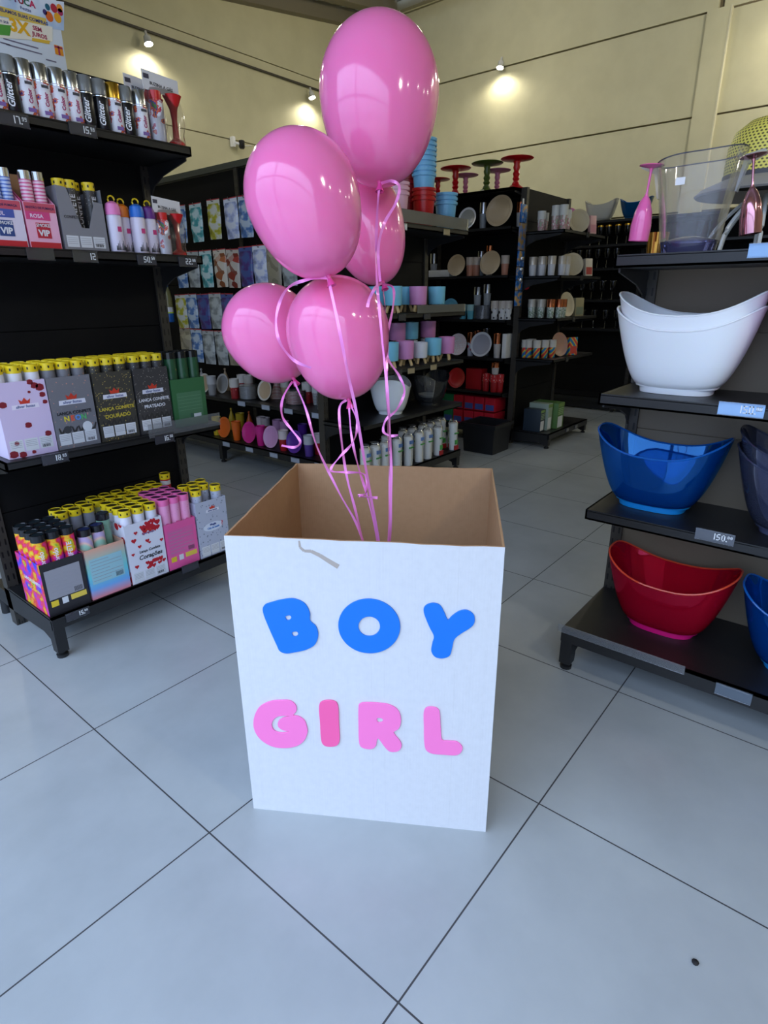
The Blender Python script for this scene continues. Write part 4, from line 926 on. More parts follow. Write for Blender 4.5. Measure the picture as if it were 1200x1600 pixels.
# tags and guards on this unit
LBT = M((150, 190, 235), .12)
def rtag(lb, x, y, price, X=1.30, **k): p = AX(x, y, X-.0015); price_tag(lb, p, RZ, price, **k)
rtag('pale blue shiny price tag reading 150.00 below the white bowls', 1158, 640, '150.00', wd=.112, h=.036, bg=LBT)
rtag('grey price tag reading 150.00 below the transparent blue bowl', 1117, 838, '150.00', wd=.105, h=.034, bg=M((92, 96, 104), .2))
rtag('blank pale blue tag on the top shelf edge below the rose flute', 1196, 391, None, wd=.075, h=.034, bg=LBT)
rtag('blank frosted tag on the bottom deck edge past the red bowl', 1146, 1083, None, X=1.2, wd=.095, h=.036, bg=clear('pale_tag', (220, 230, 240), .7, .5, (150, 165, 180), .1))
p0, p1 = AX(874, 966, 1.199), AX(1072, 1038, 1.199)
gd = tag(G().box((0, -.0025, 0), (p0.y-p1.y, -.0005, .03), STRIP).ob('shelf_guard', loc=(1.1995, p0.y, .15)), 'frosted guard strip along the deck edge in front of the red bowl', 'shelf guard'); gd.rotation_euler = (0, 0, RZ)

# ================================================================== SMALL WARES: cups, plates, pots, packs
def cup(lowm, topm, r=.036, h=.15, split=.58, stack=True):
    def f():
        o = E('paper_cup')
        G().lathe([(r*.74, 0), (r*.76, .002), (r*.74+r*.26*split, h*split)], lowm, 18, cap0=True).ob('cup_body', o)
        pr = [(r*.74+r*.26*split, h*split), (r*.98, h*.985), (r*1.03, h*.985), (r*1.03, h), (r*.96, h), (r*.9, h*.9), (1e-4, h*.88)] if not stack else \
             [(r*.94, h*split), (r*.97, h*split), (r*.97, h*.985), (r*1.0, h), (r*.94, h), (r*.9, h*.93), (1e-4, h*.92)]
        G().lathe(pr, topm, 18).ob('cup_rim', o); return o
    return f
def plate(m, rim=None):
    def f():
        o = E('paper_plate')
        G().lathe([(1e-4, 0), (.68, 0), (.80, .10), (.82, .115), (.68, .02), (1e-4, .018)], m, 36).ob('plate_well', o)
        G().lathe([(.80, .10), (1.0, .15), (1.0, .165), (.82, .115)], rim or m, 36).ob('plate_rim', o); return o
    return f
def cone(m):
    def f():
        o = E('party_hat'); G().lathe([(.055, 0), (.056, .003), (.003, .165), (1e-4, .166)], m, 20, cap0=True).ob('hat_cone', o)
        G().lathe([(.004, .16), (.010, .168), (.008, .178), (1e-4, .182)], m, 10).ob('pompom', o); return o
    return f
def stackp(m, n=9, r=.075, dz=.011):
    def f():
        o = E('plate_stack'); g = G()
        g.lathe([(r*.7, 0)]+sum([[(r, k*dz+.006), (r*.97, k*dz+.0105)] for k in range(n)], [])+[(1e-4, n*dz)], m, 24, cap0=True); g.ob('stacked_plates', o)
        G().lathe([(r*1.02, -.0), (r*1.02, n*dz+.004), (1e-4, n*dz+.005)], CLEARP, 24).ob('wrapper', o); return o
    return f
def standplate(key, bld, lb, p, R, rz, lean=.2, group=None):
    put(key, bld, lb, 'plate', (p[0], p[1], p[2]+R*math.cos(lean)+.002), rot=(pi/2-lean, 0, rz), sc=R, group=group)
def gift(m, w, d, h, lb, cat, p, rz=0, name='gift_box', trim=None, group=None, lean=0):
    o = tag(E(name, (p[0], p[1], p[2]+d*math.sin(lean)+.001), rz), lb, cat, group); o.rotation_euler = (-lean, 0, rz)
    G().box((-w/2, 0, 0), (w/2, d, h), m, .002).ob('carton', o)
    if trim: G().box((-w*.42, -.0008, h*.08), (w*.42, -.0001, h*.5), trim).ob('label_print', o)
    return o
PALE = M((222, 220, 215), .35); KRAFT = M((196, 170, 132), .5); BEIGE = M((188, 165, 135), .5); MREDG = M((170, 24, 32), .4)

# ================================================================== ENDCAP WITH PAILS AND POTS
gondola('black end shelving with pails, footed pots and bundled cups behind the balloons', 2.08, 1.90, 0, 1.12, .33, 1.66, [(.51, 0, .03), (.82, 0, .03), (1.15, 0, .03), (1.665, 0, .03)], .15)
def pail(m):
    def f():
        o = E('pail'); h, r = .165, .073
        G().lathe([(r*.74, 0), (r*.76, .003), (r*.93, h*.90), (r*.915, h*.90), (r*.735, .004), (1e-4, .004)], m, 24, cap0=True).ob('pail_body', o)
        G().lathe([(r*.92, h*.90), (r*1.03, h*.905), (r*1.05, h*.95), (r*1.05, h), (r*.97, h), (r*.93, h*.93)], m, 24).ob('rim', o); return o
    return f
BLP = M((120, 190, 232), .3); RDP = M((190, 16, 24), .3); PKP = M((240, 185, 205), .3); DRP = M((150, 12, 20), .35)
def pails(col, nm, x, y, n, where, z0=1.666, start=0):
    for k in range(n):
        put('pail'+col[0], pail(col[1]), '%s pail, %s from the bottom of the %s' % (nm, ORD[start+k], where), 'pail', (x, y, z0+.027*k), 0, 'pails on the end shelving')
pails(('b', BLP), 'sky blue', 3.06, 1.995, 3, 'short blue stack')
pails(('r', RDP), 'red', 2.81, 1.995, 3, 'tall red and blue stack')
pails(('b', BLP), 'sky blue', 2.81, 1.995, 8, 'tall red and blue stack', 1.666+.135, 3)
pails(('p', PKP), 'pale pink', 2.53, 1.99, 3, 'short pink stack')
pails(('d', DRP), 'dark red', AY(636, 300, 2.15).x, 2.15, 12, 'tall dark red stack behind')
gx = AY(634, 345, 1.9).x
tag(G().box((2.30, 1.895, 1.667), (3.19, 1.8975, 1.735), STRIP).ob('shelf_guard'), 'frosted guard strip in front of the coloured pails', 'shelf guard')
WOOD = M((205, 175, 120), .5)
def pot(m, r=.052, h=.10):
    def f():
        o = E('plant_pot'); L = .045
        G().lathe([(r*.9, L), (r*.95, L+.004), (r, L+h), (r*.95, L+h), (r*.9, L+.008), (1e-4, L+.008)], m, 24, cap0=True).ob('pot_body', o)
        for k in range(3):
            a = k*2*pi/3+.5
            G().sweep([(r*.5*math.cos(a), r*.5*math.sin(a), L+.001), (r*.78*math.cos(a), r*.78*math.sin(a), .0055)], .009, WOOD, 8).ob('leg', o, 'pale wooden leg')
        return o
    return f
PB, PP, PW = M((130, 205, 232), .25), M((226, 150, 205), .25), M((225, 228, 235), .25)
POT = {'b': PB, 'p': PP, 'w': PW}
for k, (c, px, y, lb) in enumerate((('b', 614, 1.965, 'blue footed pot on the upper pot shelf, next to the ribbons'), ('b', 634, 2.09, 'blue footed pot set back between two pots on the upper pot shelf'), ('p', 653, 1.965, 'pink footed pot on the upper pot shelf between blue ones'),
                                    ('b', 682, 1.965, 'blue footed pot at the aisle end of the upper pot shelf'), ('b', 590, 2.11, 'blue footed pot half hidden by the lowest balloon'))):
    put('pot'+c, pot(POT[c]), lb, 'pot', (AY(px, 480, y).x, y, 1.151), .3*k, sc=1.12)
for k, (c, px, nm) in enumerate((('b', 609, 'blue'), ('p', 633, 'pink'), ('w', 656, 'white'), ('b', 676.5, 'blue'), ('p', 697, 'pink'))):
    put('pot'+c, pot(POT[c]), ['blue footed pot beside the ribbons in the front row of the lower pot shelf', 'pink footed pot between blue and white ones on the lower pot shelf', 'white footed pot in the middle of the lower pot shelf',
        'blue footed pot between white and pink ones on the lower pot shelf', 'pink footed pot at the aisle end of the lower pot shelf'][k], 'pot', (AY(px, 560, 1.96).x, 1.96, .821), .4*k)
for k, (c, px, nm) in enumerate((('p', 621, 'pink'), ('b', 641, 'blue'), ('p', 668.5, 'pink'))):
    X = AY(px, 520, 2.13).x
    put('potw', pot(PW), 'white footed pot in the back row under the stacked %s pot, %s along' % (nm, ORD[k]), 'pot', (X, 2.13, .821), 0)
    put('pot'+c, pot(POT[c]), '%s footed pot stacked on the back row of the lower pot shelf, %s along' % (nm, ORD[k]), 'pot', (X, 2.13, .9235), 1.0)
tag(G().box((2.62, 1.895, 1.152), (3.19, 1.8975, 1.20), STRIP).ob('shelf_guard'), 'frosted guard strip in front of the upper footed pots', 'shelf guard')
KT = M((170, 155, 120), .6)
for x, y, lb in ((642, 581, 'blank beige tag below the pink front pot'), (677, 573, 'blank beige tag below the blue front pot by the white one'), (622, 591, 'blank dark tag below the blue front pot beside the ribbons')):
    p = AY(x, y, 1.898); price_tag(lb, (p.x, 1.898, .80), 0, None, wd=.07, h=.035, bg=KT if 'beige' in lb else TAGBG)
for x, lb, z, b in ((628, 'blank dark tag below the upper blue pots', 1.13, TAGBG), (667, 'blank dark tag below the upper pink pot', 1.13, TAGBG), (694, 'blank beige tag below the short blue pail stack', 1.64, KT), (632, 'small pale tag below the pink pails', 1.64, LBL)):
    price_tag(lb, (AY(x, 500, 1.898).x, 1.898, z), 0, None, wd=.07 if b is not LBL else .035, h=.036, bg=b)
wl = AY(606, 630, 2.06)
put('wb', None, 'white oval bowl seen end on, on the end shelving behind the ribbons', 'bowl', (wl.x+.03, 2.06, .511), .55, sc=(.80, 1.05, .93))
cl = AY(674, 625, 2.06)
put('cb2', bowl(clear('thin_clear', (250, 251, 252), .98, .05, (200, 205, 215)), CLEARP, CLEARP), 'clear oval bowl holding a white dish on the end shelving', 'bowl', (cl.x-.03, 2.055, .511), .15, sc=.88)
tag(G().lathe([(.06, 0), (.075, .006), (.085, .02), (.08, .02), (.06, .006), (1e-4, .005)], M((205, 205, 195), .4), 28, cap0=True).ob('dish', loc=(cl.x-.03, 2.055, .562)), 'pale dish lying inside the clear bowl on the end shelving', 'dish')
def cuppack(red):
    def f():
        o = E('cup_bundle'); r, h = .034, .23; g = G(); pr = [(r*.8, 0)]
        for k in range(14): pr += [(r*(.86+.14*k/13), k*h*.85/14+.004), (r*(.83+.14*k/13), k*h*.85/14+.012)]
        pr += [(r, h*.87), (r*.7, h*.90), (1e-4, h*.9)]
        g.lathe(pr, M((242, 242, 236), .4), 18, cap0=True).ob('stacked_cups', o)
        w_ = G().lathe([(r*1.06, .001), (r*1.07, h*.8), (r*1.1, h*.9), (r*.75, h*.97), (r*.9, h)], clear('pack_wrap', (253, 253, 253), .99, .10, (240, 240, 238), .12, 1.3), 18, wob=lambda k, z: .03*math.sin(k*1.9+z*60)); w_.ob('wrapper', o)
        g = G()
        g.box((-r*.5, -r*1.1-.001, h*.68), (r*.5, -r*.88, h*.78), M((96, 130, 185), .4)) if not red else g.box((-r*.62, -r*1.1-.001, 0.004), (r*.66, -r*.84, h*.16), MREDG)
        g.box((-r*.66, -r*1.1-.0012, h*.55), (r*.66, -r*.88, h*.585), M((70, 160, 70), .4))
        g.box((-r*.45, -r*1.1-.0012, h*.20), (r*.35, -r*.9, h*.34), M((80, 165, 75), .4)) if red else None
        g.ob('printed_pattern', o); return o
    return f
fr = [(566, 0), (581.5, 0), (596, 0), (616, 0), (633.5, 0), (650.5, 0), (664, 0), (680, 1), (704, 1)]
for k, (px, red) in enumerate(fr):
    X = max(AY(px, 690, 1.965).x, 2.13)
    put('cpk%d' % red, cuppack(red), ('red and green labelled cup bundle at the front, %s from the aisle end' % ORD[8-k]) if red else 'clear wrapped white cup bundle in the front row, %s from the ribbons' % ORD[k], 'cup bundle', (X, 1.945, .151), .1*math.sin(k*3), 'cup bundles on the end shelving deck')
for k, px in enumerate((600, 626, 641, 657, 669, 679, 711)):
    X = min(AY(px, 680, 2.06).x, 3.145)
    put('cpk%d' % (px > 685), cuppack(px > 685), 'clear wrapped cup bundle in the second row, %s from the ribbons' % ORD[k], 'cup bundle', (X, 2.045, .151), .4*math.sin(k*2), 'cup bundles on the end shelving deck', sc=1.04)

# ================================================================== PARTY BAG AND THEMED TABLEWARE AISLE
M1Y = 4.75
m1 = gondola('long black shelving with hanging party bags and themed tableware behind the balloons', 2.17, M1Y, RZ, M1Y-2.29, .38, 2.15, [(.52, .02, .03)], .19, ups=(0, .5, 1))
G().box((0, .37, 2.15), (M1Y-2.29, .44, 2.19), M((74, 76, 66), .5)).ob('top_trim', m1)
STEEL = M((120, 120, 125), .3, 1.0)
P1X = 2.17+.38
BAGC = {'teal': ((80, 170, 175), (200, 225, 225)), 'olive': ((190, 185, 60), (215, 215, 205)), 'lilac': ((180, 190, 230), (225, 228, 240)), 'blue': ((90, 130, 190), (190, 205, 220)), 'orange': ((190, 110, 70), (215, 205, 190)),
        'beige': ((190, 180, 150), (160, 150, 130)), 'violet': ((80, 60, 130), (70, 90, 150)), 'red': ((170, 60, 55), (200, 190, 180)), 'grey': ((150, 155, 155), (185, 190, 190))}
def bag(c):
    a, b = BAGC[c]; pm = pattern('bag_'+c, 'cells' if c in ('orange', 'beige', 'red') else 'noise', [(0, b), (.42, b), (.5, a), (.62, tuple(int(v*.7) for v in a)), (.75, b)], 22 if c in ('orange', 'beige', 'red') else 14, .2, 'LINEAR')
    def f():
        o = E('party_bag'); rows = []
        for k in range(9):
            t = k/8; z = -.03-.24*t; w = .052+.003*math.sin(5*t); d = .022*math.sin(pi*min(1, t*.9+.06))+.001
            rows.append([(w*math.cos(q*pi/8), -.012+d*math.sin(q*pi/8)+.002*math.sin(3*q+2*k), z) for q in range(16)])
        G().grid(rows, pm, True, True, True).ob('bag_body', o)
        G().box((-.054, -.0145, -.045), (.054, -.0105, 0), M(b, .4)).box((-.054, -.0147, -.006), (.054, -.0103, .001), M((180, 50, 60), .4)).ob('header_card', o, 'header card with red edge')
        return o
    return f
rowsb = [((1.935, ), [(291, 'blue'), (315, 'teal'), (343, 'olive'), (369, 'lilac'), (392, 'blue')]), ((1.6,), [(283, 'blue'), (303, 'grey'), (323, 'teal'), (345, 'orange'), (366, 'red'), (386, 'violet'), (408, 'lilac'), (430, 'beige'), (453, 'grey')]),
         ((1.285,), [(276, 'olive'), (293, 'blue'), (312, 'violet'), (331, 'grey'), (351, 'violet'), (437, 'beige')]), ((1.01,), [(277, 'beige'), (295, 'blue'), (314, 'grey'), (334, 'grey'), (354, 'beige')])]
nm_row = ['top hook row', 'second hook row', 'third hook row', 'lowest hook row']
for ri, ((z,), its) in enumerate(rowsb):
    for k, (px, c) in enumerate(its):
        Xb = 2.43; y = AX(px, 400, Xb).y
        pz = z+random.uniform(-.006, .006)
        lp = Vector((M1Y-y, 0, 0))
        G().sweep([(M1Y-y, P1X-2.17+.012, pz-.014), (M1Y-y, Xb-2.17-.03, pz-.014), (M1Y-y, Xb-2.17-.033, pz+.004)], .003, STEEL).ob('peg_hook', m1)
        put('bag'+c, bag(c), '%s party bag on the %s, %s from the confetti shelving' % (c, nm_row[ri], ORD[k]), 'party bag', (Xb, y, pz), RZ, 'party bags on hooks', rot=(0, random.uniform(-.03, .03), RZ), sc=(1.42, 1.0, 1.0))
# soap bubble bottle hanging at the far end
yb = AX(263, 470, 2.36).y; zb = AX(265, 503, 2.36).z
G().sweep([(M1Y-yb, P1X-2.17+.012, zb+.29), (M1Y-yb, 2.33-2.17, zb+.29)], .003, STEEL).ob('peg_hook', m1)
bt = tag(E('bottle', (2.36, yb, zb)), 'clear bottle with blue base hanging beside the confetti shelving', 'bottle')
G().lathe([(.03, 0), (.032, .004), (.032, .075)], M((20, 90, 170), .25), 18, cap0=True).ob('base', bt, 'blue bottle base'); G().lathe([(.032, .075), (.032, .19), (.026, .24), (.014, .28)], clear('bubble_liquid', (220, 215, 150), .7, .5, (200, 195, 130)), 18).ob('bottle_body', bt)
G().lathe([(.0325, .078), (.0325, .12)], M((220, 220, 225), .4), 18).ob('label_band', bt); G().lathe([(.0326, .07), (.0326, .08)], M((190, 220, 40), .4), 18).ob('green_band', bt); G().cyl(.012, .275, .31, M((30, 90, 170), .3), 12).ob('cap', bt)
h2 = crop(310, 560, .208333)
TH = {'red': (pattern('red_theme', 'spots', [(0, (215, 170, 150)), (.2, (170, 40, 45)), (.3, (150, 35, 40))], 45, .4), M((205, 200, 195), .4)), 'grey': (M((150, 150, 150), .4), M((190, 190, 190), .4)), 'zebra': (pattern('zebra', 'wave', [(.45, (30, 30, 32)), (.55, (215, 215, 215))], 40, .4), M((200, 200, 200), .4)),
      'beige': (M((185, 160, 130), .45), M((205, 200, 190), .4)), 'orange': (M((215, 95, 25), .4), M((215, 100, 30), .4)), 'yellow': (M((215, 180, 40), .4), M((215, 185, 50), .4)), 'magenta': (M((205, 30, 130), .4), M((205, 40, 135), .4)), 'lilac': (M((205, 150, 195), .4), M((210, 160, 200), .4)),
      'purple': (M((80, 30, 140), .4), M((90, 40, 150), .4)), 'crimson': (M((165, 25, 35), .4), M((215, 200, 200), .4)), 'silver': (M((90, 60, 140), .35), M((190, 190, 195), .3)), 'striped': (pattern('striped', 'bands', [(.5, (150, 60, 55)), (.55, (205, 200, 195))], 30, .4), M((200, 195, 190), .4))}
def m1item(kind, th, x, yb_, z, lb, R=.08, back=.0):
    p = FL(*h2(x, yb_), z+.001); X = min(max(p.x, 2.245)+back, 2.485)
    a = AX(*h2(x, yb_), X); y = max(min(a.y, M1Y-.09), 2.35)
    lo, hi_ = TH[th]; loc = (X, y, z+.001)
    if kind == 'cup': put('cup'+th, cup(lo, hi_, .038, .15), lb, 'cup', loc, RZ)
    elif kind == 'cone': put('cone'+th, cone(lo), lb, 'party hat', loc, RZ)
    elif kind == 'stack': put('stk'+th, stackp(lo), lb, 'plate stack', loc, RZ)
    else: standplate('pl'+th, plate(lo, hi_), lb, loc, R, RZ, .22)
SH, DK = .52, .19
for kind, th, x, y, lb, bk in (
    ('cone', 'grey', 40, 262, 'grey cone hat nearest the green carton on the themed shelf', .10), ('plate', 'beige', 60, 258, 'grey beige plate standing nearest the green carton on the themed shelf', .0), ('cup', 'grey', 108, 275, 'grey cup beside the grey cone on the themed shelf', .0),
    ('cone', 'beige', 215, 255, 'beige cone hat behind the standing plate on the themed shelf', .14), ('plate', 'grey', 195, 262, 'beige plate with faded picture standing on the themed shelf', .0), ('cup', 'red', 278, 300, 'pink red cup in front on the themed shelf', .0),
    ('cup', 'red', 335, 285, 'red cup with pale rim set back on the themed shelf', .1), ('cup', 'red', 385, 290, 'second red cup set back before the grey stack', .1), ('stack', 'grey', 385, 305, 'grey wrapped plate stack on the themed shelf', .02),
    ('plate', 'beige', 510, 318, 'clear rimmed beige plate under the smallest balloon', .0), ('cone', 'striped', 595, 310, 'striped cone hat beside the clear rimmed plate', .05), ('cup', 'beige', 655, 300, 'beige cup behind the striped cone', .16),
    ('stack', 'striped', 735, 345, 'striped wrapped plate stack on the themed shelf', .02), ('cup', 'red', 820, 350, 'red printed cup after the striped stack', .06), ('cup', 'red', 855, 345, 'red printed cup set behind the zebra cup', .14), ('cup', 'zebra', 893, 352, 'black and white cup on the themed shelf', .02),
    ('stack', 'zebra', 975, 400, 'black and white plate stack near the end of the themed shelf', .03), ('cup', 'zebra', 1048, 410, 'black and white spotted cup at the end of the themed shelf', .02)):
    m1item(kind, th, x, y, SH, lb, .078, bk)
for kind, th, x, y, lb, bk in (
    ('cup', 'yellow', 150, 612, 'yellow cup nearest the confetti shelving on the low deck', .02), ('plate', 'orange', 212, 625, 'orange plate standing on the low deck', .0), ('cone', 'yellow', 262, 560, 'yellow cone hat behind the orange plate', .16), ('cup', 'yellow', 325, 580, 'small yellow cup beside the yellow cone', .12),
    ('cup', 'orange', 298, 660, 'orange cup beside the magenta plate', .0), ('cone', 'orange', 392, 560, 'orange cone hat standing behind the magenta plate', .2), ('plate', 'magenta', 398, 672, 'magenta plate standing on the low deck', .0), ('cup', 'magenta', 478, 700, 'pink cup beside the lilac plate', .0),
    ('cup', 'crimson', 480, 600, 'crimson cup set back behind the magenta plate', .16), ('cup', 'crimson', 512, 590, 'crimson cup stacked tall behind the lilac plate', .22), ('plate', 'lilac', 560, 710, 'lilac plate standing on the low deck', .0), ('cup', 'lilac', 600, 640, 'lilac cup behind the lilac plate', .14),
    ('cup', 'crimson', 648, 745, 'white rimmed crimson cup between the lilac and purple plates', .0), ('cup', 'lilac', 655, 650, 'second lilac cup set back behind the white rimmed cup', .16), ('plate', 'purple', 735, 742, 'purple plate standing on the low deck', .0), ('cup', 'silver', 835, 770, 'silver topped purple cup beside the purple plate', .0),
    ('cup', 'purple', 790, 680, 'purple cup set back behind the purple plate', .16), ('cup', 'crimson', 905, 740, 'crimson cup beside the silver topped cup', .06), ('cone', 'purple', 930, 680, 'purple cone hat behind the crimson cups', .2), ('cup', 'silver', 965, 735, 'second silver topped purple cup on the low deck', .1),
    ('cup', 'crimson', 1020, 795, 'crimson cup at the end of the low deck by the white bundles', .0), ('cup', 'crimson', 1020, 720, 'crimson cup set back at the end of the low deck', .14), ('cup', 'lilac', 1052, 690, 'lilac cup farthest back at the end of the low deck', .2)):
    m1item(kind, th, x, y, DK, lb, .083, bk)
for z, n in ((.505, (320, 500, 670, 880)), (.165, (210, 380, 560, 720, 900))):
    for k, x in enumerate(n):
        p = AX(*h2(x, 290 if z > .3 else 640), 2.168 if z < .3 else 2.188)
        price_tag('blank pale tag on the %s edge, %s from the confetti shelving' % ('themed shelf' if z > .3 else 'low deck', ORD[k]), (2.168 if z < .3 else 2.188, p.y, z), RZ, None, wd=.085, h=.034, bg=M((165, 172, 185), .4))

# ================================================================== TABLEWARE AISLE WITH CAKE STANDS
MX = 4.05
gondola('black shelving with cake stands on top and plates below, beyond the pails', MX, 3.90, RZ, 1.865, .36, 2.045, [(.455, 0, .025), (.745, 0, .025), (1.06, 0, .025), (1.41, 0, .025), (1.77, 0, .025), (2.044, 0, .02)], .14, ups=(0, .5, 1))
def cakestand(m):
    def f():
        o = E('cake_stand')
        G().lathe([(1e-4, 0), (.062, 0), (.064, .006), (.05, .014), (.03, .03), (.026, .045)], m, 24).ob('base', o)
        G().lathe([(.022, .04), (.019, .055), (.028, .07), (.02, .085), (.028, .105), (.019, .125), (.028, .15), (.022, .17), (.03, .19)], m, 20).ob('stem', o)
        G().lathe([(1e-4, .19), (.03, .19), (.122, .205), (.128, .21), (.124, .214), (1e-4, .208)], m, 32).ob('top_plate', o); return o
    return f
GRS = M((75, 95, 35), .35); PKS = M((200, 120, 150), .4)
for k, (c, m, px, X, lb) in enumerate((('r', RDP, 711, 4.17, 'red cake stand second from the end of the top shelf'), ('p', PKS, 727, 4.32, 'pink cake stand behind the red and green ones'), ('g', GRS, 759.5, 4.17, 'olive green cake stand on the top shelf'),
                                       ('p', PKS, 776, 4.32, 'pink cake stand behind the end red one'), ('r', RDP, 805, 4.17, 'red cake stand at the near end of the top shelf'), ('r', DRP, 684, 4.32, 'dark red cake stand partly behind the blue pails'), ('d', DRP, 668, 4.18, 'dark red cake stand mostly hidden by the blue pails'))):
    put('cs'+c, cakestand(m), lb, 'cake stand', (X, AX(px, 300, X).y, 2.046), sc=1.0 if X < 4.2 and px > 680 else (.70 if px < 670 else .84))
def at2(px, z, X): return (X, AX(px, 450, X).y, z+.001)
GLP = M((178, 155, 122), .35)
standplate('plB', plate(GLP), 'beige round plate standing on the upper shelf below the cake stands', at2(775, 1.77, 4.11), .118, RZ)
standplate('plS', plate(M((160, 160, 155), .25), M((215, 215, 220), .2)), 'grey plate in shiny wrapping beside the blue pails', at2(727, 1.77, 4.10), .085, RZ)
CPS = {'rose': (M((190, 130, 105), .35), M((190, 175, 160), .35)), 'steel': (M((150, 155, 160), .3), SILVER), 'copper': (M((190, 185, 180), .35), COPPER), 'white': (M((200, 200, 196), .4), M((205, 200, 190), .4)), 'blue': (M((90, 170, 190), .4), M((150, 190, 195), .4)),
       'ball': (pattern('football_print', 'spots', [(0, (20, 20, 22)), (.3, (22, 22, 22)), (.34, (205, 205, 205))], 26, .4), M((195, 185, 175), .4)), 'hearts': (HEART, COPPER), 'red': (M((160, 20, 28), .4), pattern('dotted_red', 'spots', [(0, (215, 205, 200)), (.25, (190, 40, 45))], 70, .4))}
def c2nd(th, px, z, X, lb, h=.15, r=.036): a, b = CPS[th]; put('c2'+th+str(h), cup(a, b, r, h), lb, 'cup', at2(px, z, X), RZ)
c2nd('steel', 750, 1.77, 4.16, 'silver cup behind the large beige plate', .2, .034)
c2nd('copper', 806, 1.77, 4.2, 'copper rimmed cup behind the hanging blue strip', .18)
standplate('plB', None, 'beige plate standing on the third shelf, by the flat white box', at2(713, 1.41, 4.10), .088, RZ); standplate('plB', None, 'beige wrapped plate standing on the third shelf, near the blue strip', at2(765, 1.41, 4.10), .095, RZ)
c2nd('rose', 733, 1.41, 4.14, 'rose gold cup between the two beige plates'); c2nd('rose', 743, 1.41, 4.16, 'second rose gold cup between the two beige plates'); c2nd('steel', 750, 1.41, 4.24, 'tall silver cup behind the second beige plate', .2, .034)
c2nd('rose', 787, 1.41, 4.14, 'rose gold cup beside the hanging blue strip'); c2nd('copper', 763, 1.41, 4.25, 'copper cup peeking over the second beige plate', .24, .034); c2nd('steel', 677, 1.41, 4.2, 'silver and black cup beyond the flat white box', .2, .034)
gift(PALE, .22, .12, .055, 'flat white box lying on the third shelf', 'box', at2(685, 1.41, 4.09), RZ)
standplate('plb', plate(M((95, 165, 195), .4)), 'blue plate standing beside the blue pot', at2(705, 1.06, 4.11), .085, RZ)
c2nd('blue', 725, 1.06, 4.12, 'pale blue cup on the fourth shelf beside the blue plate', .12); c2nd('blue', 737, 1.06, 4.10, 'bright blue cup in front of the grey plate stack', .12)
put('stkg', stackp(M((120, 122, 128), .35), 10, .085), 'grey wrapped plate stack on the fourth shelf', 'plate stack', at2(756, 1.06, 4.16), RZ)
c2nd('steel', 747, 1.172, 4.15, 'silver cup standing on the grey plate stack', .15); c2nd('steel', 762, 1.172, 4.15, 'taller silver cup standing on the grey plate stack', .17)
c2nd('ball', 775, 1.06, 4.12, 'football printed cup beside the grey plate stack'); c2nd('ball', 787, 1.06, 4.12, 'football printed cup under the hanging blue strip'); c2nd('ball', 796, 1.06, 4.14, 'football printed cup nearest the post')
standplate('plh', plate(HEART), 'red hearts plate standing beside the pink pot', at2(719, .745, 4.10), .095, RZ); standplate('plw', plate(M((165, 165, 178), .4), M((205, 208, 215), .4)), 'white rimmed plate standing on the fifth shelf', at2(757, .745, 4.10), .105, RZ)
c2nd('hearts', 739, .745, 4.14, 'copper topped hearts cup between the plates', .2, .034); c2nd('hearts', 750, .745, 4.24, 'copper topped hearts cup behind the white rimmed plate', .21, .034); c2nd('copper', 782, .745, 4.12, 'copper topped white cup on the fifth shelf', .2, .036); c2nd('steel', 764, .745, 4.25, 'silver cup behind the white rimmed plate', .23, .034)
gift(PALE, .04, .1, .2, 'slim white carton at the near end of the fifth shelf', 'carton', at2(793, .745, 4.10), RZ)
standplate('plr', plate(M((190, 35, 35), .4)), 'red plate standing on the lowest shelf', at2(719, .455, 4.10), .09, RZ)
gift(MREDG, .16, .1, .18, 'red box standing beside the red plate', 'box', at2(746, .455, 4.12), RZ)
c2nd('red', 767, .455, 4.10, 'red cup with dotted top beside the red box'); c2nd('red', 780, .455, 4.09, 'red cup with dotted top under the copper cup'); c2nd('red', 789.5, .455, 4.12, 'red dotted cup at the post on the lowest shelf'); c2nd('copper', 781, .607, 4.09, 'copper cup standing on the dotted red cup', .10)
for k, (px, m, lb) in enumerate(((690, M((30, 120, 75), .35), 'green napkin pack at the far end'), (706, M((30, 115, 70), .35), 'second green napkin pack'), (722, M((190, 30, 45), .35), 'red napkin pack after the green ones'), (740, M((195, 30, 50), .35), 'red napkin pack, second after the green ones'), (757, M((195, 30, 50), .35), 'red napkin pack, third after the green ones'), (775, M((190, 30, 48), .35), 'red napkin pack nearest the post'))):
    gift(m, .098, .2, .12, lb+' of the upper row behind the crate', 'napkin pack', at2(px, .276, 4.08), RZ, 'napkin_pack', M((60, 80, 150), .4), 'napkin packs')
    if k > 0: gift(m, .098, .2, .12, lb+' of the lower row behind the crate', 'napkin pack', at2(px, .142, 4.08), RZ, 'napkin_pack', M((60, 80, 150), .4), 'napkin packs')
cr = tag(E('crate', (3.68, 2.19, 0), RZ), 'black plastic crate on the floor in front of the red napkin packs', 'crate')
CRM = M((16, 17, 22), .45)
g = G(); w_, d_, h_ = .31, .30, .25
for t, z in ((.0, 0),):
    rows = [[(x*k+.155*(1-k), y*k+.15*(1-k), zz) for x, y in ((0, 0), (w_, 0), (w_, d_), (0, d_))] for k, zz in ((.9, 0), (1, h_), (.96, h_), (.87, .01))]
    g.grid(rows, CRM, True, True, True)
g.ob('crate_body', cr); G().box((-.012, -.012, h_-.03), (w_+.012, 0, h_), CRM).box((-.012, d_, h_-.03), (w_+.012, d_+.012, h_), CRM).box((-.012, 0, h_-.03), (0, d_, h_), CRM).box((w_, 0, h_-.03), (w_+.012, d_, h_), CRM).ob('rim', cr)
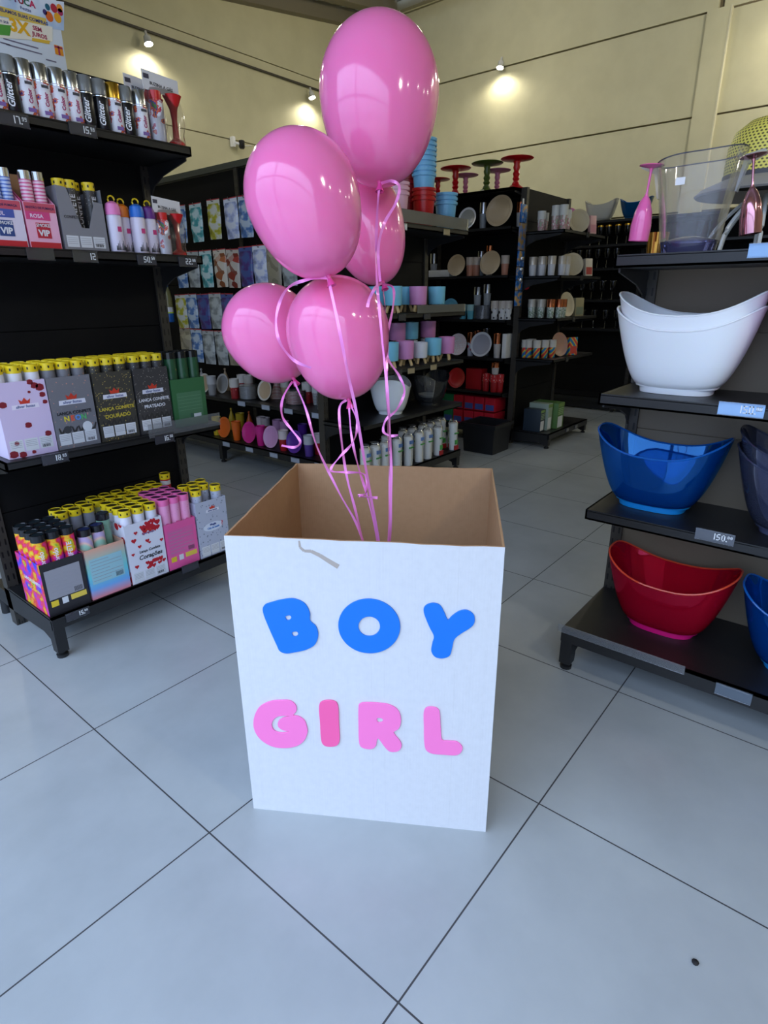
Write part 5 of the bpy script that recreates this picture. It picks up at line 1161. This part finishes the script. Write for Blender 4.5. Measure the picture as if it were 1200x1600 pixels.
# hanging blue merchandise strip on the post
sp0 = AY(805, 335, 1.965); sp1 = AY(795, 480, 1.965)
hs = tag(E('hang_strip', (4.10, 1.972, 1.89)), 'blue strip of hanging packets on the shelf post', 'hang strip')
BP = pattern('blue_pack', 'noise', [(.4, (25, 80, 150)), (.5, (60, 120, 180)), (.62, (190, 150, 90))], 25, .25, 'LINEAR')
G().box((-.012, -.002, -.04), (.012, 0, .07), WHITE).ob('hook_tab', hs)
for k, (z0, z1) in enumerate(((-.10, .03), (-.30, -.105), (-.42, -.305), (-.52, -.425), (-.60, -.525), (-.72, -.605))):
    G().box((-.05-.003*(k % 2), -.016, z0), (.05, -.003, z1), BP if k != 1 else pattern('net_pack', 'noise', [(.4, (150, 120, 70)), (.6, (60, 110, 170))], 20, .25, 'LINEAR'), .004).ob('packet', hs)
for k in range(3): G().lathe([(.0, -.02), (.016, -.012), (.02, 0), (.016, .012), (1e-4, .02)], SILVER, 10, (0, -.018, -.36-.08*k)).ob('bauble', hs)
rbp = AY(812, 447, 1.965)
tag(G().lathe([(1e-4, -.03), (.02, -.022), (.03, 0), (.02, .022), (1e-4, .03)], M((205, 20, 50), .3), 16).ob('red_ball', loc=(4.205, 1.95, rbp.z)), 'small red ball fixed to the shelf post beside the blue strip', 'ball')

# ================================================================== SECOND ENDCAP (cups and paper plates)
EX, EY = 4.17, 1.62
gondola('black end shelving with cup rows and paper plates beyond the blue strip', EX, EY, 0, .85, .36, 2.05, [(.75, .02, .025), (1.075, .02, .025), (1.40, .02, .025), (1.73, .02, .025)], .13)
def at3(px, z, X): return (X, min(max(AX(px, 450, X).y, EY+.07), 1.935), z+.001)
FLOR = (pattern('flower_cup', 'noise', [(.4, (215, 215, 205)), (.5, (200, 120, 140)), (.6, (150, 170, 140))], 60, .4, 'LINEAR'), M((205, 205, 198), .4))
SPK = (pattern('speck_cup', 'spots', [(0, (150, 140, 150)), (.15, (205, 205, 208))], 120, .4), M((200, 190, 175), .3, .4)); LEAF = (pattern('leaf_cup', 'noise', [(.42, (210, 215, 205)), (.5, (90, 120, 90)), (.6, (200, 205, 200))], 50, .4, 'LINEAR'), M((200, 195, 185), .3, .3)); LEAFC = (LEAF[0], COPPER)
RAIN = (pattern('rainbow_cup', 'diag', [(0, (40, 90, 190)), (.25, (60, 170, 120)), (.5, (235, 205, 60)), (.75, (230, 110, 50)), (1, (200, 40, 60))], 7, .35, 'LINEAR'), M((205, 200, 190), .4))
for z, nm, pxs, kinds in ((1.73, 'flowered', (838, 859, 880, 896), (FLOR,)*4), (1.40, 'speckled', (830, 844.5, 859, 875, 888), (SPK, SPK, SPK, SPK, SPK)), (1.075, 'leaf printed', (833, 848, 863, 879, 889), (LEAF, LEAF, LEAFC, LEAFC, LEAFC)), (.75, 'rainbow', (812, 833, 846, 859, 871), (RAIN,)*5)):
    for k, px in enumerate(pxs):
        a, b = kinds[k]; X = 4.235 if k < 3 else 4.235+.07*(k-2)
        sc_ = (.93, .93, 1.12) if z > 1.7 and k in (1, 2) else .93
        put('c3'+nm+b.name+a.name, cup(a, b, .036, .155), '%s cup, %s counted from the blue strip' % (nm, ORD[k]), 'cup', at3(px, z, X), .5*k, 'cups on the second end shelving', sc=sc_)
        put('c3'+nm+b.name+a.name, None, '%s cup in the second line behind, %s counted from the blue strip' % (nm, ORD[k]), 'cup', (X+.085+.045*(k % 2 == 0), min(at3(px, z, X)[1]+.035, 1.935), z+.001), .5*k, 'cups on the second end shelving') if k < 2 else None
CREAM = M((196, 182, 150), .45)
standplate('p3', plate(CREAM), 'cream plate standing beside the flowered cups', (4.60, 1.72, 1.731), .09, -.75); standplate('p3', None, 'cream plate standing beside the speckled cups', (4.56, 1.72, 1.401), .09, -.75); standplate('p3', None, 'second cream plate leaning behind the one by the speckled cups', (4.60, 1.78, 1.401), .088, -.75)
standplate('p3', None, 'kraft cream plate standing beside the leaf printed cups', (4.50, 1.72, 1.076), .10, -.2); standplate('p4', plate(RAIN[0]), 'rainbow plate standing beside the rainbow cups', (4.47, 1.74, .751), .10, -.3)
gift(M((215, 165, 165), .4), .07, .03, .14, 'pink slim packet leaning at the aisle end of the flowered cup shelf', 'packet', (4.78, 1.655, 1.731), -.4, trim=M((200, 130, 140), .4), lean=.12)
gift(M((212, 200, 180), .4), .08, .03, .14, 'cream packet with red emblem on the speckled cup shelf', 'packet', (4.78, 1.655, 1.401), -.4, trim=M((170, 50, 45), .4), lean=.12)
gift(M((150, 140, 105), .5), .12, .05, .15, 'kraft napkin packet at the aisle end of the leaf printed cup shelf', 'packet', (4.68, 1.665, 1.076), -.2, trim=M((110, 120, 100), .4), lean=.05)
gift(RAIN[0], .10, .05, .15, 'rainbow napkin packet at the aisle end of the rainbow cup shelf', 'packet', (4.63, 1.665, .751), -.3, trim=M((200, 60, 50), .4), lean=.05)
for z, x, lb in ((1.715, 4.62, 'small clear tag on the flowered cup shelf'), (1.385, 4.58, 'small clear tag on the speckled cup shelf'), (1.06, 4.50, 'small clear tag on the leaf printed cup shelf'), (.735, 4.44, 'small clear tag on the rainbow cup shelf')):
    price_tag(lb, (x, EY+.018, z), 0, None, wd=.05, h=.04, bg=BLANK)
for k, (x, y, w2, d2, h, m, lb) in enumerate(((4.235, 1.72, .09, .16, .19, M((36, 48, 60), .45), 'dark cup carton with pale label on the low deck beside the crate'), (4.335, 1.70, .09, .18, .23, M((150, 165, 150), .45), 'pale cup carton on the low deck between the other cartons'), (4.47, 1.66, .13, .24, .225, M((84, 122, 62), .45), 'green cup carton on the low deck nearest the aisle'))):
    o = gift(m, w2, d2, h, lb, 'carton', (x, y, .131), 0, 'cup_carton')
    G().box((-w2*.5, -.001, h*.86), (w2*.5, 0, h*.985), M((110, 140, 70), .45)).ob('top_band', o)
    G().box((-w2*.42, -.0012, .01), (w2*.3, 0, h*.48), LBL).ob('label_print', o)
    G().lathe([(.016, .02), (.02, h*.34), (.019, h*.34)], M((150, 165, 120), .45), 12, (w2*.02, .0185, 0)).ob('cup_picture', o)
    for q in range(4): G().box((-w2*.4, -.001, h*(.56+.07*q)), (w2*.38, 0, h*(.59+.07*q)), M((150, 175, 130), .45)).ob('text_band', o)
for k, x in enumerate((4.55, 4.75)): price_tag('pale tag on the low deck edge, %s from the green carton' % ORD[k], (x, EY-.002, .105), 0, None, wd=.05, h=.03, bg=M((120, 122, 125), .4))

# ================================================================== FAR UNIT WITH DARK GLASSWARE
farunit = gondola('far black shelving with dark stemware and bowls on top', 6.20, 3.10, RZ, 2.6, .40, 1.99, [(.9, 0, .03), (1.2, 0, .03), (1.52, 0, .03), (1.75, 0, .03), (1.985, 0, .03)], .15, ups=(0, .5, 1))
for a_, b_ in ((.05, 1.26), (1.34, 2.55)): G().box((a_, .035, .012), (b_, .05, .098), BLACK).ob('kick_plate', farunit)
def far(px, X=6.32): return AX(px, 320, X).y
put('gbw', bowl(clear('frost_bowl', (230, 230, 228), .9, .6, (240, 240, 236)), CLEARP, CLEARP), 'frosted oval bowl on top of the far shelving', 'bowl', (6.38, far(940, 6.38), 1.986), RZ, sc=.85)
put('tbw', bowl(clear('teal_bowl', (20, 120, 180), .7, .5, (20, 110, 170)), BLR, BLS), 'blue oval bowl on top of the far shelving beside the pink flute', 'bowl', (6.38, far(994, 6.38), 1.986), RZ, sc=.8)
put('pb', None, 'pink oval bowl at the far end on top of the far shelving', 'bowl', (6.42, far(897, 6.42), 1.986), RZ+pi/2, sc=.62)
put('cb2', None, 'clear bowl at the very end on top of the far shelving', 'bowl', (6.45, far(868, 6.45), 1.986), RZ+pi/2, sc=.7)
DG = clear('dark_glass', (120, 122, 130), .6, .12, (60, 60, 70))
def goblet(m, mt):
    def f():
        o = E('goblet')
        G().lathe([(1e-4, 0), (.034, 0), (.035, .003), (.005, .01), (.004, .07), (.007, .08)], m, 18).ob('stem', o)
        G().lathe([(.007, .08), (.03, .10), (.038, .14), (.036, .19)], m, 18).ob('glass_bowl', o)
        G().lathe([(.0365, .17), (.0365, .192), (.034, .192)], mt, 18).ob('rim', o); return o
    return f
for z, pxs, kind in ((1.75, (900, 912, 926, 938, 952, 966), 'gold rimmed dark goblet on the top glass shelf'), (1.52, (884, 898, 912, 926, 940, 954), 'dark goblet on the second glass shelf'), (1.2, (890, 908, 922, 938, 954), 'dark goblet on the third glass shelf'), (.9, (912, 930, 948, 965), 'dark goblet on the lowest glass shelf')):
    for k, px in enumerate(pxs):
        put('gob'+('g' if z > 1.7 else 's'), goblet(DG, GOLD if z > 1.7 else CLEARP), kind+', %s from the cup shelving' % ORD[k], 'goblet', (6.29, AX(px, 480, 6.29).y, z+.001), 0, 'dark goblets on the far shelving')
# little dark scrap on the tiles
sc_ = FL(1086, 1505); tag(G().lathe([(1e-4, .001), (.006, .001), (.007, .004), (.003, .006), (1e-4, .006)], M((25, 25, 28), .6), 9).ob('scrap', loc=(sc_.x, sc_.y, 0)), 'tiny dark scrap on the empty floor tile', 'scrap')
